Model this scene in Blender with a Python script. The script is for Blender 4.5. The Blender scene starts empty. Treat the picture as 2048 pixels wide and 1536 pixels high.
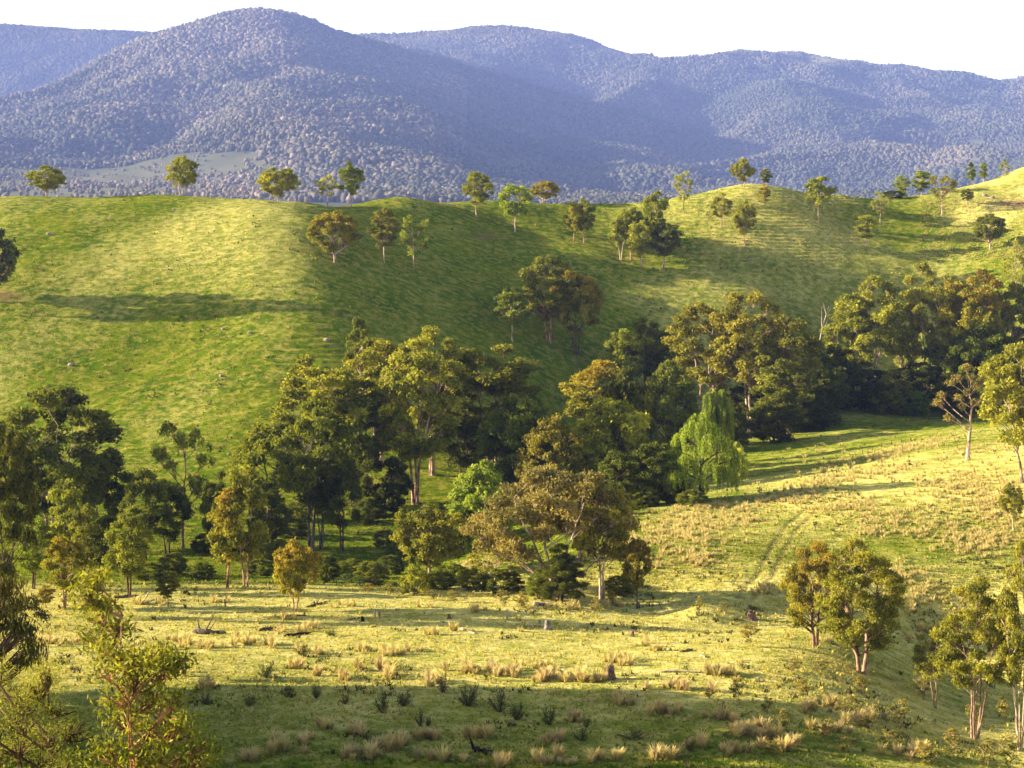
import bpy, math
import numpy as np
from mathutils import Vector

sc = bpy.context.scene
COL = sc.collection
# ---------------------------------------------------------------- camera, sky, sun
F = 3822.0            # focal length in pixels of a 2048 px wide picture
YH = 520.0            # row of the level horizon in that picture
cam_d = bpy.data.cameras.new("camera"); cam = bpy.data.objects.new("camera", cam_d); COL.objects.link(cam)
cam_d.sensor_width = 36.0; cam_d.lens = 36.0 * F / 2048.0
cam_d.shift_y = -(768.0 - YH) / 2048.0
cam_d.clip_start = 0.5; cam_d.clip_end = 60000
cam.location = (0, 0, 0); cam.rotation_euler = (math.radians(90), 0, 0)
sc.camera = cam

SUN_EL = math.radians(16.0); SUN_AZ = math.radians(-3.0)      # low sun to the left, slightly beyond the camera
S = Vector((-math.cos(SUN_EL) * math.cos(SUN_AZ), -math.cos(SUN_EL) * math.sin(SUN_AZ), math.sin(SUN_EL)))
sun_d = bpy.data.lights.new("sun", 'SUN'); sun = bpy.data.objects.new("sun", sun_d); COL.objects.link(sun)
sun_d.energy = 5.0; sun_d.angle = math.radians(0.5); sun_d.color = (1.0, 0.86, 0.62)
sun.rotation_euler = S.to_track_quat('Z', 'Y').to_euler()
sun.location = (0, 0, 400)

world = bpy.data.worlds.new("World"); sc.world = world; world.use_nodes = True
wn, wl = world.node_tree.nodes, world.node_tree.links
wn.clear()
out = wn.new('ShaderNodeOutputWorld'); bg = wn.new('ShaderNodeBackground')
sky = wn.new('ShaderNodeTexSky'); sky.sky_type = 'NISHITA'; sky.sun_disc = False
sky.sun_elevation = SUN_EL; sky.sun_rotation = math.atan2(S.x, S.y)
sky.dust_density = 3.0; sky.air_density = 1.0; sky.ozone_density = 1.0
bg.inputs['Strength'].default_value = 0.05
# thin bright veil of cloud low over the mountains
tc = wn.new('ShaderNodeTexCoord'); sx = wn.new('ShaderNodeSeparateXYZ')
mr = wn.new('ShaderNodeMapRange'); mr.inputs['From Min'].default_value = 0.10; mr.inputs['From Max'].default_value = 0.22
mr.inputs['To Min'].default_value = 1.0; mr.inputs['To Max'].default_value = 0.0
mx = wn.new('ShaderNodeMix'); mx.data_type = 'RGBA'
mx.inputs['B'].default_value = (8.6, 8.4, 8.9, 1)
wl.new(tc.outputs['Generated'], sx.inputs[0]); wl.new(sx.outputs['Z'], mr.inputs['Value'])
wl.new(mr.outputs['Result'], mx.inputs['Factor']); wl.new(sky.outputs[0], mx.inputs['A'])
wl.new(mx.outputs['Result'], bg.inputs['Color']); wl.new(bg.outputs[0], out.inputs[0])

sc.view_settings.view_transform = 'Standard'; sc.view_settings.look = 'None'
sc.view_settings.exposure = 2.16; sc.view_settings.gamma = 1.0
sc.render.engine = 'CYCLES'
sc.cycles.use_denoising = True
sc.cycles.max_bounces = 5; sc.cycles.diffuse_bounces = 2; sc.cycles.transmission_bounces = 3
sc.cycles.volume_bounces = 0; sc.cycles.transparent_max_bounces = 4

# ---------------------------------------------------------------- helpers
def mesh_from(name, verts, quads, smooth=False, attrs=None, mats=None, fmat=None):
    verts = np.asarray(verts, dtype=np.float32); quads = np.asarray(quads, dtype=np.int32)
    k = quads.shape[1]
    me = bpy.data.meshes.new(name)
    me.vertices.add(len(verts)); me.vertices.foreach_set('co', verts.ravel())
    me.loops.add(len(quads) * k); me.loops.foreach_set('vertex_index', quads.ravel())
    me.polygons.add(len(quads))
    me.polygons.foreach_set('loop_start', np.arange(0, len(quads) * k, k, dtype=np.int32))
    me.polygons.foreach_set('loop_total', np.full(len(quads), k, dtype=np.int32))
    if smooth: me.polygons.foreach_set('use_smooth', np.ones(len(quads), dtype=bool))
    for m in (mats or []): me.materials.append(m)
    if fmat is not None: me.polygons.foreach_set('material_index', np.asarray(fmat, dtype=np.int32))
    for an, av in (attrs or {}).items():
        a = me.attributes.new(an, 'FLOAT', 'POINT'); a.data.foreach_set('value', np.asarray(av, dtype=np.float32))
    me.update(calc_edges=True)
    return me

def link(name, me, parent=None, loc=None):
    o = bpy.data.objects.new(name, me); COL.objects.link(o)
    if parent is not None: o.parent = parent
    if loc is not None: o.location = loc
    return o

def tag(o, label=None, cat=None, group=None, kind=None):
    if label: o['label'] = label
    if cat: o['category'] = cat
    if group: o['group'] = group
    if kind: o['kind'] = kind
    return o

def _hash(ix, iy, seed):
    h = (ix.astype(np.int64) * 374761393 + iy.astype(np.int64) * 668265263 + seed * 1442695041) & 0xffffffff
    h = ((h ^ (h >> 13)) * 1274126177) & 0xffffffff
    return ((h ^ (h >> 16)) & 0xffff) / 65535.0
def vnoise(x, y, seed=0):
    ix = np.floor(x); iy = np.floor(y); fx = x - ix; fy = y - iy
    fx = fx * fx * (3 - 2 * fx); fy = fy * fy * (3 - 2 * fy)
    a = _hash(ix, iy, seed); b = _hash(ix + 1, iy, seed); c = _hash(ix, iy + 1, seed); d = _hash(ix + 1, iy + 1, seed)
    return (a * (1 - fx) + b * fx) * (1 - fy) + (c * (1 - fx) + d * fx) * fy - 0.5
def fbm(x, y, octs=4, seed=0):
    t = 0; amp = 1.0
    for o in range(octs):
        t = t + amp * vnoise(x * 2 ** o + 17.3 * o, y * 2 ** o - 9.1 * o, seed + o); amp *= 0.5
    return t
def sstep(a, b, x):
    t = np.clip((x - a) / (b - a), 0, 1); return t * t * (3 - 2 * t)

def tps_fit(P, z, smooth=1e-4):
    n = len(P)
    r2 = ((P[:, None] - P[None]) ** 2).sum(-1)
    K = 0.5 * r2 * np.log(r2 + 1e-12) + np.eye(n) * smooth
    A = np.zeros((n + 3, n + 3)); A[:n, :n] = K; A[:n, n] = 1; A[:n, n + 1:] = P; A[n, :n] = 1; A[n + 1:, :n] = P.T
    return np.linalg.solve(A, np.concatenate([z, np.zeros(3)]))
def tps_eval(P, w, Q):
    n = len(P); o = np.empty(len(Q))
    for i in range(0, len(Q), 40000):
        q = Q[i:i + 40000]
        r2 = ((q[:, None, 0] - P[None, :, 0]) ** 2 + (q[:, None, 1] - P[None, :, 1]) ** 2)
        o[i:i + 40000] = (0.5 * r2 * np.log(r2 + 1e-12)) @ w[:n] + w[n] + q @ w[n + 1:]
    return o

class Terrain:
    """height field on a fan of rows (distance) and columns (bearing), fitted through surveyed points"""
    def __init__(self, pts, Ds, us, sx, sd):
        self.sx, self.sd = sx, sd
        pts = np.array(pts, dtype=float)
        z = (YH - pts[:, 1]) / F * pts[:, 2]
        self.P = np.stack([(pts[:, 0] - 1024) / F * sx, np.log(pts[:, 2]) * sd], 1)
        self.w = tps_fit(self.P, z)
        self.Ds = Ds; self.us = us
        # evaluate on a coarse net, then refine by cubic-smooth interpolation along both directions
        cu = np.linspace(us[0], us[-1], 260); cl = np.linspace(math.log(Ds[0]), math.log(Ds[-1]), 260)
        U, L = np.meshgrid(cu, cl)
        Z = tps_eval(self.P, self.w, np.stack([U.ravel() * sx, L.ravel() * sd], 1)).reshape(U.shape)
        self.z = self._cub(self._cub(Z, cl, np.log(Ds), 0), cu, us, 1)
        self.U, self.D = np.meshgrid(us, Ds)
        self.X = self.U * self.D
    @staticmethod
    def _cub(Z, x, q, axis):
        Z = np.moveaxis(Z, axis, 0); n = len(x); h = x[1] - x[0]
        t = np.clip((q - x[0]) / h, 0, n - 1.000001); i = np.floor(t).astype(int); f = (t - i).reshape((-1,) + (1,) * (Z.ndim - 1))
        g = lambda k: Z[np.clip(i + k, 0, n - 1)]
        a, b, c, d = g(-1), g(0), g(1), g(2)
        r = b + 0.5 * f * (c - a + f * (2 * a - 5 * b + 4 * c - d + f * (3 * (b - c) + d - a)))
        return np.moveaxis(r, 0, axis)
    def zat(self, x, y):
        """height at world x, y (arrays)"""
        x = np.atleast_1d(np.asarray(x, float)); y = np.atleast_1d(np.asarray(y, float))
        u = x / y
        j = np.interp(u, self.us, np.arange(len(self.us))); i = np.interp(y, self.Ds, np.arange(len(self.Ds)))
        i0 = np.clip(i.astype(int), 0, len(self.Ds) - 2); j0 = np.clip(j.astype(int), 0, len(self.us) - 2)
        fi = i - i0; fj = j - j0; z = self.z
        return (z[i0, j0] * (1 - fj) + z[i0, j0 + 1] * fj) * (1 - fi) + (z[i0 + 1, j0] * (1 - fj) + z[i0 + 1, j0 + 1] * fj) * fi
    def hit(self, px, py, dmin=None):
        """first ground seen at picture position px, py -> (x, y, z) in metres"""
        u = (px - 1024) / F
        d = self.Ds if dmin is None else self.Ds[self.Ds >= dmin]
        z = self.zat(u * d, d)
        row = YH - F * z / d
        k = np.argmax(row <= py)
        if row[k] > py: k = int(np.argmin(row))
        if k > 0 and row[k] <= py < row[k - 1]:
            t = (row[k - 1] - py) / (row[k - 1] - row[k]); D = d[k - 1] + t * (d[k] - d[k - 1])
        else: D = d[k]
        return np.array([u * D, D, float(self.zat([u * D], [D])[0])])
    def mesh(self, name, mat, attrs=None):
        nr, nc = self.z.shape
        v = np.stack([self.X, self.D, self.z], -1).reshape(-1, 3)
        a = (np.arange(nr - 1)[:, None] * nc + np.arange(nc - 1)[None]).ravel()
        q = np.stack([a, a + 1, a + nc + 1, a + nc], 1)
        return mesh_from(name, v, q, True, {k: t.ravel() for k, t in (attrs or {}).items()}, [mat])

class NT:
    def __init__(self, name):
        self.m = bpy.data.materials.new(name); self.m.use_nodes = True
        self.n = self.m.node_tree.nodes; self.l = self.m.node_tree.links; self.n.clear()
        self.out = self.n.new('ShaderNodeOutputMaterial')
    def new(self, t, **kw):
        nd = self.n.new(t)
        for k, v in kw.items():
            if k.startswith('i_'): nd.inputs[k[2:].replace('_', ' ')].default_value = v
            else: setattr(nd, k, v)
        return nd
    def set(self, sock, v):
        if isinstance(v, bpy.types.NodeSocket): self.l.new(v, sock)
        else: sock.default_value = v
    def mix(self, f, a, b, mode='MIX'):
        nd = self.n.new('ShaderNodeMix'); nd.data_type = 'RGBA'; nd.blend_type = mode
        c = lambda v: v if isinstance(v, bpy.types.NodeSocket) else (tuple(v) + (1,))[:4]
        self.set(nd.inputs['Factor'], f); self.set(nd.inputs['A'], c(a)); self.set(nd.inputs['B'], c(b))
        return nd.outputs['Result']
    def math(self, op, a, b=0.0, clamp=False):
        nd = self.n.new('ShaderNodeMath'); nd.operation = op; nd.use_clamp = clamp
        self.set(nd.inputs[0], a); self.set(nd.inputs[1], b); return nd.outputs[0]
    def attr(self, name):
        return self.new('ShaderNodeAttribute', attribute_name=name).outputs['Fac']
    def noise(self, scale, detail=3, rough=0.55, vec=None, scl=None):
        nd = self.new('ShaderNodeTexNoise'); nd.inputs['Scale'].default_value = scale
        nd.inputs['Detail'].default_value = detail; nd.inputs['Roughness'].default_value = rough
        co = self.new('ShaderNodeNewGeometry').outputs['Position'] if vec is None else vec
        if scl:
            mp = self.new('ShaderNodeMapping'); mp.inputs['Scale'].default_value = scl; self.l.new(co, mp.inputs[0]); co = mp.outputs[0]
        self.l.new(co, nd.inputs['Vector']); return nd.outputs['Fac']
    def ramp(self, f, a, b):
        nd = self.new('ShaderNodeMapRange'); nd.interpolation_type = 'SMOOTHSTEP'
        self.set(nd.inputs['Value'], f); nd.inputs['From Min'].default_value = a; nd.inputs['From Max'].default_value = b
        return nd.outputs['Result']
    def diffuse(self, col, bump=None, dist=0.1, strength=1.0, trans=None, tcol=None, gloss=0.0):
        d = self.new('ShaderNodeBsdfDiffuse'); self.set(d.inputs['Color'], col); d.inputs['Roughness'].default_value = 0.6
        sh = d.outputs[0]
        if bump is not None:
            b = self.new('ShaderNodeBump'); b.inputs['Distance'].default_value = dist; b.inputs['Strength'].default_value = strength
            self.set(b.inputs['Height'], bump); self.l.new(b.outputs[0], d.inputs['Normal'])
        if trans:
            t = self.new('ShaderNodeBsdfTranslucent'); self.set(t.inputs['Color'], tcol if tcol is not None else col)
            mxs = self.new('ShaderNodeMixShader'); mxs.inputs[0].default_value = trans
            self.l.new(sh, mxs.inputs[1]); self.l.new(t.outputs[0], mxs.inputs[2]); sh = mxs.outputs[0]
        if gloss:
            gl = self.new('ShaderNodeBsdfGlossy'); gl.inputs['Roughness'].default_value = 0.6; m2 = self.new('ShaderNodeMixShader'); m2.inputs[0].default_value = gloss
            self.l.new(sh, m2.inputs[1]); self.l.new(gl.outputs[0], m2.inputs[2]); sh = m2.outputs[0]
        self.l.new(sh, self.out.inputs['Surface']); return self.m

# ---------------------------------------------------------------- the near land: paddock, creek, green hills
PTS = []
def prof(px, rows):
    for py, D in rows: PTS.append((px, py, D))
def level(px, z, D): PTS.append((px, YH - z / D * F, D))
# slope below the viewpoint
for px in (-600, 200, 1024, 1800, 2700):
    level(px, -2.2, 6); level(px, -9, 28); level(px, -18, 55); level(px, -29, 92)
# paddock
for px in (-600, 0, 500, 1024, 1400):
    prof(px, [(1536, 133), (1400, 152), (1300, 173), (1210, 199)])
prof(-600, [(1172, 215), (1120, 258), (1010, 303), (900, 345), (800, 378), (700, 410), (600, 432), (500, 464), (400, 500)])
prof(0,    [(1172, 214), (1110, 262), (1010, 303), (900, 338), (800, 367), (700, 384), (600, 407), (500, 437), (430, 468), (396, 492)])
prof(350,  [(1170, 216), (1100, 266), (1010, 300), (900, 333), (800, 359), (700, 382), (600, 405), (500, 432), (430, 462), (387, 490)])
prof(600,  [(1176, 212), (1110, 262), (1040, 290), (900, 330), (800, 354), (700, 375), (600, 398), (500, 424), (440, 452), (405, 490)])
prof(800,  [(1188, 208), (1130, 255), (1040, 292), (900, 334), (800, 360), (700, 386), (600, 416), (500, 458), (440, 494), (393, 514)])
prof(1000, [(1200, 203), (1125, 236), (1040, 285), (900, 352), (800, 380), (700, 409), (600, 443), (500, 492), (440, 522), (399, 538)])
prof(1150, [(1210, 200), (1100, 232), (1040, 262), (950, 320), (860, 386), (780, 408), (700, 432), (600, 466), (500, 502), (440, 532), (408, 556)])
prof(1330, [(1225, 200), (1180, 210), (1100, 226), (1020, 256), (970, 320), (900, 370), (830, 412), (700, 450), (600, 480), (500, 510), (440, 534), (400, 556)])
prof(1500, [(1245, 196), (1200, 204), (1100, 226), (1020, 256), (975, 280), (930, 335), (860, 405), (810, 436), (700, 462), (600, 484), (500, 510), (420, 536), (368, 556)])
prof(1700, [(1400, 156), (1335, 171), (1280, 187), (1200, 207), (1100, 228), (1000, 256), (945, 286), (915, 330), (870, 382), (830, 430), (760, 462), (690, 482), (600, 496), (500, 521), (430, 547), (393, 572)])
prof(1900, [(1500, 146), (1430, 166), (1360, 190), (1280, 204), (1200, 212), (1100, 228), (1000, 252), (930, 288), (880, 330), (850, 400), (825, 440), (700, 478), (600, 500), (500, 526), (430, 552), (380, 580)])
prof(2048, [(1536, 142), (1450, 166), (1380, 190), (1280, 201), (1200, 211), (1100, 227), (1000, 250), (920, 286), (860, 335), (835, 400), (800, 445), (700, 470), (600, 492), (500, 516), (430, 542), (385, 568), (334, 600)])
prof(2600, [(1500, 142), (1380, 172), (1200, 200), (1100, 222), (960, 255), (880, 300), (800, 360), (700, 440), (600, 480), (500, 505), (400, 540), (300, 600)])
# the backs of the hills and the land between them and the mountains
for px, py, D in ((-600, 400, 500), (0, 396, 492), (350, 387, 490), (600, 405, 490), (800, 393, 512), (1000, 399, 538), (1150, 408, 556), (1330, 400, 556), (1500, 368, 556), (1700, 393, 572), (1900, 380, 580), (2048, 334, 600), (2600, 300, 600)):
    zc = (YH - py) / F * D
    level(px, zc - 1.5, D + 18); level(px, zc - 12, D + 60); level(px, zc - 22, D + 150); level(px, zc - 24, D + 330); level(px, -8, D + 700)

u_in = np.linspace(-0.30, 0.30, 860)
us = np.concatenate([np.linspace(-0.62, -0.302, 90), u_in, np.linspace(0.302, 0.62, 90)])
Ds = np.concatenate([np.geomspace(6, 110, 60, endpoint=False), np.linspace(110, 250, 360, endpoint=False), np.linspace(250, 620, 760, endpoint=False), np.geomspace(620, 1250, 60)])
T = Terrain(PTS, Ds, us, 9.0, 7.0)
X, Y = T.X, T.D
row0 = YH - F * T.z / Y                        # picture row of every net point before the fine relief
col0 = T.U * F + 1024
hill = sstep(300, 360, Y)
far = sstep(12, 60, Y)
# broad and small undulations of the pasture
T.z = T.z + far * (0.9 * fbm(X / 26, Y / 30, 3, 3) * (0.25 + 0.9 * hill) + 0.26 * fbm(X / 6, Y / 6, 3, 11) * (0.35 + 0.65 * hill) + 0.10 * fbm(X / 1.6, Y / 1.3, 2, 23) * (0.6 + 0.4 * hill))
# cattle terraces: small level steps that follow the contours of the second hill
ter = sstep(1230, 1330, col0) * (1 - sstep(1700, 1800, col0)) * sstep(360, 400, row0) * (1 - sstep(545, 600, row0)) * hill
ter = ter * np.clip(0.4 + 2.2 * fbm(X / 30, Y / 30, 2, 77), 0.15, 1)
ter = np.maximum(ter, 0.35 * sstep(100, 500, col0) * (1 - sstep(600, 800, col0)) * hill * np.clip(fbm(X / 40, Y / 25, 2, 91) * 3, 0, 1))
ph = (T.z + 0.5 * fbm(X / 9, Y / 9, 2, 5)) / 0.95
T.z = T.z + ter * 0.36 * np.sin(2 * np.pi * ph)
# vehicle track climbing the right-hand slope: two worn ruts
trk = np.array([T.hit(px, py)[:2] for px, py in ((1490, 1195), (1530, 1150), (1552, 1105), (1578, 1060), (1620, 1020), (1680, 1000))])
dmin = np.full(X.shape, 1e9)
m = (Y > 190) & (Y < 300)
for a, b in zip(trk[:-1], trk[1:]):
    ab = b - a; t = np.clip(((X[m] - a[0]) * ab[0] + (Y[m] - a[1]) * ab[1]) / (ab @ ab), 0, 1)
    dmin[m] = np.minimum(dmin[m], np.hypot(X[m] - a[0] - t * ab[0], Y[m] - a[1] - t * ab[1]))
rut = np.exp(-((dmin - 0.85) / 0.35) ** 2)
T.z = T.z - 0.09 * rut - 0.06 * np.exp(-(dmin / 1.6) ** 2)

# what grows where (kinds of grass, with some shade coloured in): 1 = dry straw-coloured sward, 0 = lush green
dry = (1 - sstep(205, 235, Y)) * (1.0 + 0.7 * fbm(X / 18, Y / 30, 3, 41)) * sstep(128, 158, Y + 6 * fbm(X / 15, Y / 8, 2, 9))
rslope = sstep(1250, 1400, col0 + 0.5 * (row0 - 1000)) * sstep(215, 245, Y) * (1 - sstep(300, 360, Y))
dry = np.maximum(dry, rslope * (0.62 + 0.9 * fbm(X / 14, Y / 20, 3, 61)))
rhill = hill * np.maximum(sstep(1850, 1950, col0) * (1 - sstep(430, 480, row0)), 0.75 * sstep(1330, 1450, col0) * (1 - sstep(1600, 1760, col0)) * (1 - sstep(480, 560, row0)))
dry = np.maximum(dry, rhill * (0.75 + 0.8 * fbm(X / 12, Y / 12, 3, 71)))
dry = np.maximum(dry, hill * np.clip(0.22 + 0.7 * fbm(X / 22, Y / 34, 4, 81), 0, 0.6))
dry = dry * (1 - 0.75 * sstep(560, 680, col0) * (1 - sstep(1180, 1320, col0)) * hill) * (1 - 0.8 * sstep(212, 225, Y) * (1 - sstep(300, 345, Y)) * (1 - sstep(850, 960, col0)))  # shaded hollow and hill foot greened: shade put into the grass colour
dry = np.clip(dry, 0, 1)
bare = np.clip(rut * 0.35 + rhill * sstep(1950, 2040, col0) * np.exp(-((row0 - 408) / 10) ** 2) + 0.9 * hill * np.exp(-((col0 - 10) / 35) ** 2 - ((row0 - 598) / 9) ** 2) + hill * np.exp(-((col0 - 970) / 30) ** 2 - ((row0 - 472) / 7) ** 2) * 0.6, 0, 1)

g = NT("pasture")
n1 = g.noise(0.09, 4, 0.6); n2 = g.noise(0.55, 4, 0.65); n3 = g.noise(2.6, 3, 0.7)
lush = g.mix(g.ramp(n1, 0.35, 0.65), (0.070, 0.145, 0.003), (0.145, 0.205, 0.005))
lush = g.mix(g.ramp(n2, 0.40, 0.62), lush, (0.24, 0.235, 0.016))
straw = g.mix(g.ramp(n2, 0.35, 0.65), (0.48, 0.45, 0.09), (0.72, 0.62, 0.20))
dd = g.math('ADD', g.attr('dry'), g.math('MULTIPLY', g.math('SUBTRACT', n2, 0.5), 0.9), True)
c = g.mix(dd, lush, straw)
c = g.mix(g.math('MULTIPLY', g.ramp(n3, 0.54, 0.66), 0.55), c, (0.06, 0.065, 0.02))
c = g.mix(g.attr('bare'), c, (0.20, 0.125, 0.07))
n5 = g.noise(0.22, 5, 0.7, scl=(1, 1.6, 1))
c = g.mix(g.math('MULTIPLY', g.ramp(n5, 0.54, 0.68), 0.3), c, (0.085, 0.095, 0.025))
bn = g.math('ADD', g.noise(1.1, 5, 0.75), g.math('MULTIPLY', g.noise(5.0, 2, 0.6), 0.35))
M_pasture = g.diffuse(c, bn, 0.30, 0.9)
ground = link("ground", T.mesh("ground", M_pasture, {'dry': dry, 'bare': bare}))
tag(ground, kind='structure')

# ---------------------------------------------------------------- mountains
MP = []
KM = 3.0          # the mountains stand six to eleven kilometres away
def mp(rows):
    for px, py, D in rows: MP.append((px, py, D * KM))
def mlev(px, z, D): MP.append((px, YH - z / D * F, D * KM))
# valley floor behind the green hills, rising to the foot of the mountains
mp([(-700, 440, 800), (300, 440, 800), (1024, 450, 800), (2048, 440, 800), (2800, 440, 800)])
mp([(-700, 400, 1150), (0, 396, 1150), (500, 396, 1150), (1000, 410, 1150), (1500, 420, 1150), (2100, 420, 1150), (2800, 420, 1150)])
mp([(-700, 330, 1750), (0, 340, 1700), (250, 345, 1650), (450, 350, 1600), (700, 360, 1500), (900, 385, 1400), (1100, 385, 1650), (1400, 380, 1900), (1700, 375, 2000), (2100, 350, 2100), (2800, 300, 2100)])
mp([(0, 375, 1350), (400, 377, 1330), (1100, 395, 1400), (1500, 395, 1500)])
# the near cone-shaped mountain: west shoulder, summit, south-east spur
mp([(-700, 330, 2500), (-300, 270, 2550), (0, 212, 2600), (150, 160, 2640), (300, 92, 2680), (400, 48, 2700), (455, 30, 2700), (520, 20, 2700), (600, 34, 2700), (680, 70, 2740), (760, 88, 2850)])
mp([(0, 270, 2150), (200, 235, 2150), (350, 180, 2300), (480, 110, 2450), (560, 90, 2450), (640, 120, 2420), (400, 270, 1900), (600, 230, 2000), (560, 320, 1640), (250, 300, 1860), (100, 308, 1900)])
mp([(700, 125, 2480), (780, 170, 2280), (840, 215, 2080), (885, 265, 1880), (915, 320, 1680), (940, 365, 1500)])
mp([(760, 250, 1900), (820, 320, 1620), (690, 190, 2200)])
# gully east of the spur
mp([(800, 130, 2750), (880, 190, 2600), (960, 250, 2450), (1010, 310, 2200), (1050, 360, 1850), (860, 120, 3100)])
# long ridge on the right
mp([(820, 80, 3500), (880, 74, 3600), (960, 60, 3600), (1060, 68, 3550), (1150, 80, 3550), (1200, 98, 3550), (1280, 116, 3550), (1370, 118, 3550), (1450, 114, 3500), (1530, 118, 3500), (1630, 118, 3500), (1700, 126, 3500), (1800, 146, 3550), (1900, 166, 3600), (2000, 172, 3650), (2100, 172, 3620), (2300, 175, 3600), (2800, 170, 3500)])
mp([(1000, 130, 3250), (1080, 200, 2950), (1150, 270, 2650), (1230, 320, 2350), (1130, 150, 3250), (1250, 200, 3050), (1330, 260, 2750), (1400, 310, 2450),
    (1400, 170, 3200), (1500, 230, 2850), (1560, 290, 2550), (1600, 170, 3180), (1680, 240, 2800), (1750, 310, 2450), (1800, 200, 3200), (1900, 260, 2850), (1980, 300, 2550), (2048, 220, 3100), (2200, 280, 2700), (2800, 250, 2500)])
# blue ridge behind on the left
for px in (-700, -300, 0, 150): mlev(px, 200, 3150)
for px in (-700, 0, 700, 1400, 2100, 2800): mlev(px, 8, 470)
mp([(-700, 40, 3900), (-300, 44, 3900), (0, 54, 3900), (150, 62, 3900), (330, 76, 3900), (450, 90, 4000), (600, 110, 4100), (-300, 110, 3600), (0, 125, 3550), (200, 130, 3550)])
for px in (-700, 0, 600, 1024, 1500, 2048, 2800): mlev(px, 240 if px < 1100 else 190, 4700); mlev(px, 140, 5600)
mu = np.concatenate([np.linspace(-0.62, -0.31, 60, endpoint=False), np.linspace(-0.31, 0.31, 460), np.linspace(0.312, 0.62, 60)])
mD = KM * np.concatenate([np.linspace(470, 800, 30, endpoint=False), np.linspace(800, 2900, 420, endpoint=False), np.linspace(2900, 5600, 300)])
MT = Terrain(MP, mD, mu, 9.0, 9.0)
mX, mY = MT.X / KM, MT.D / KM          # in units of the survey
mcol = MT.U * F + 1024; mrow = YH - F * MT.z / MT.D
MT.base = MT.z.copy()
steep = sstep(1500, 1900, mY)
rid = lambda x, y, s: 1 - 2 * np.abs(fbm(x, y, 3, s))
calm = np.clip((mrow - 30) / 110, 0.15, 1.35)
MT.z = MT.z + KM * calm * steep * (26 * (rid(mX / 330, mY / 520, 201) - 0.55) + 16 * fbm(mX / 110, mY / 160, 3, 207))
h = NT("far_slope")
hn = h.noise(0.01, 4, 0.6)
hc = h.mix(h.ramp(hn, 0.4, 0.6), (0.07, 0.085, 0.05), (0.11, 0.115, 0.07))
hc = h.mix(h.attr('open'), hc, h.mix(h.noise(0.014, 4, 0.6), (0.14, 0.16, 0.07), (0.25, 0.22, 0.13)))
M_far = h.diffuse(hc)
opn = (1 - 0.8 * sstep(420, 620, mcol)) * (1 - sstep(1560, 1700, mY - 60 * (1 - sstep(380, 620, mcol)) + 110 * fbm(mX / 120, mY / 120, 3, 301))) * 0.95
top = np.exp(-((mrow - 125) / 9) ** 2) * sstep(3200, 3400, mY) * (sstep(1290, 1330, mcol) * (1 - sstep(1400, 1450, mcol)) + sstep(1590, 1620, mcol) * (1 - sstep(1690, 1720, mcol)) + 0.9 * sstep(1760, 1800, mcol) * (1 - sstep(1950, 2000, mcol)) + sstep(900, 930, mcol) * (1 - sstep(960, 990, mcol)))
opn = np.clip(np.maximum(opn, top), 0, 1)
mountains = link("mountains", MT.mesh("mountains", M_far, {'open': opn}))
tag(mountains, kind='structure')
#@@TREES
# ---------------------------------------------------------------- foliage and bark materials (each plant tints them through its object colour)
lf = NT("leaf")
oi = lf.new('ShaderNodeObjectInfo')
va = lf.attr('v'); ta = lf.attr('tip')
tint = lf.mix(1.0, oi.outputs['Color'], lf.mix(va, (0.38, 0.44, 0.45), (1.75, 1.6, 1.3)), 'MULTIPLY')
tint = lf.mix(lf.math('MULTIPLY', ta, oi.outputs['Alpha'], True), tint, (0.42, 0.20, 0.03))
M_leaf = lf.diffuse(tint, trans=0.36, tcol=lf.mix(1.0, tint, (1.12, 1.15, 0.6), 'MULTIPLY'), gloss=0.012)
bk = NT("bark")
oi = bk.new('ShaderNodeObjectInfo')
bnz = bk.noise(2.2, 4, 0.65, scl=(1, 1, 0.35))
bcol = bk.mix(1.0, oi.outputs['Color'], bk.mix(bk.ramp(bnz, 0.38, 0.62), (0.35, 0.30, 0.27), (1.25, 1.2, 1.15)), 'MULTIPLY')
M_bark = bk.diffuse(bcol, bk.noise(9.0, 3, 0.6, scl=(1, 1, 0.3)), 0.05, 0.7)

def tube(path, rad, sides=6):
    path = np.asarray(path, float); n = len(path)
    tg = np.gradient(path, axis=0); tg /= np.linalg.norm(tg, axis=1, keepdims=True) + 1e-9
    ref = np.where(np.abs(tg[:, 2:3]) > 0.9, np.array([[1.0, 0, 0]]), np.array([[0, 0, 1.0]]))
    a = np.cross(tg, ref); a /= np.linalg.norm(a, axis=1, keepdims=True) + 1e-9
    b = np.cross(tg, a)
    ang = np.linspace(0, 2 * np.pi, sides, endpoint=False)
    r = np.asarray(rad, float).reshape(-1, 1, 1)
    v = path[:, None] + r * (a[:, None] * np.cos(ang)[None, :, None] + b[:, None] * np.sin(ang)[None, :, None])
    i = np.arange(n - 1)[:, None] * sides; j = np.arange(sides)[None]; k = (j + 1) % sides
    q = np.stack([i + j, i + k, i + sides + k, i + sides + j], -1).reshape(-1, 4)
    return v.reshape(-1, 3), q

class Geo:
    def __init__(self): self.v = []; self.q = []; self.n = 0
    def add(self, v, q): self.v.append(v); self.q.append(q + self.n); self.n += len(v)
    def mesh(self, name, mats, smooth=True): return mesh_from(name, np.concatenate(self.v), np.concatenate(self.q), smooth, None, mats)

def bez(p0, p1, p2, n=6):
    t = np.linspace(0, 1, n)[:, None]
    return (1 - t) ** 2 * p0 + 2 * t * (1 - t) * p1 + t * t * p2

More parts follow.
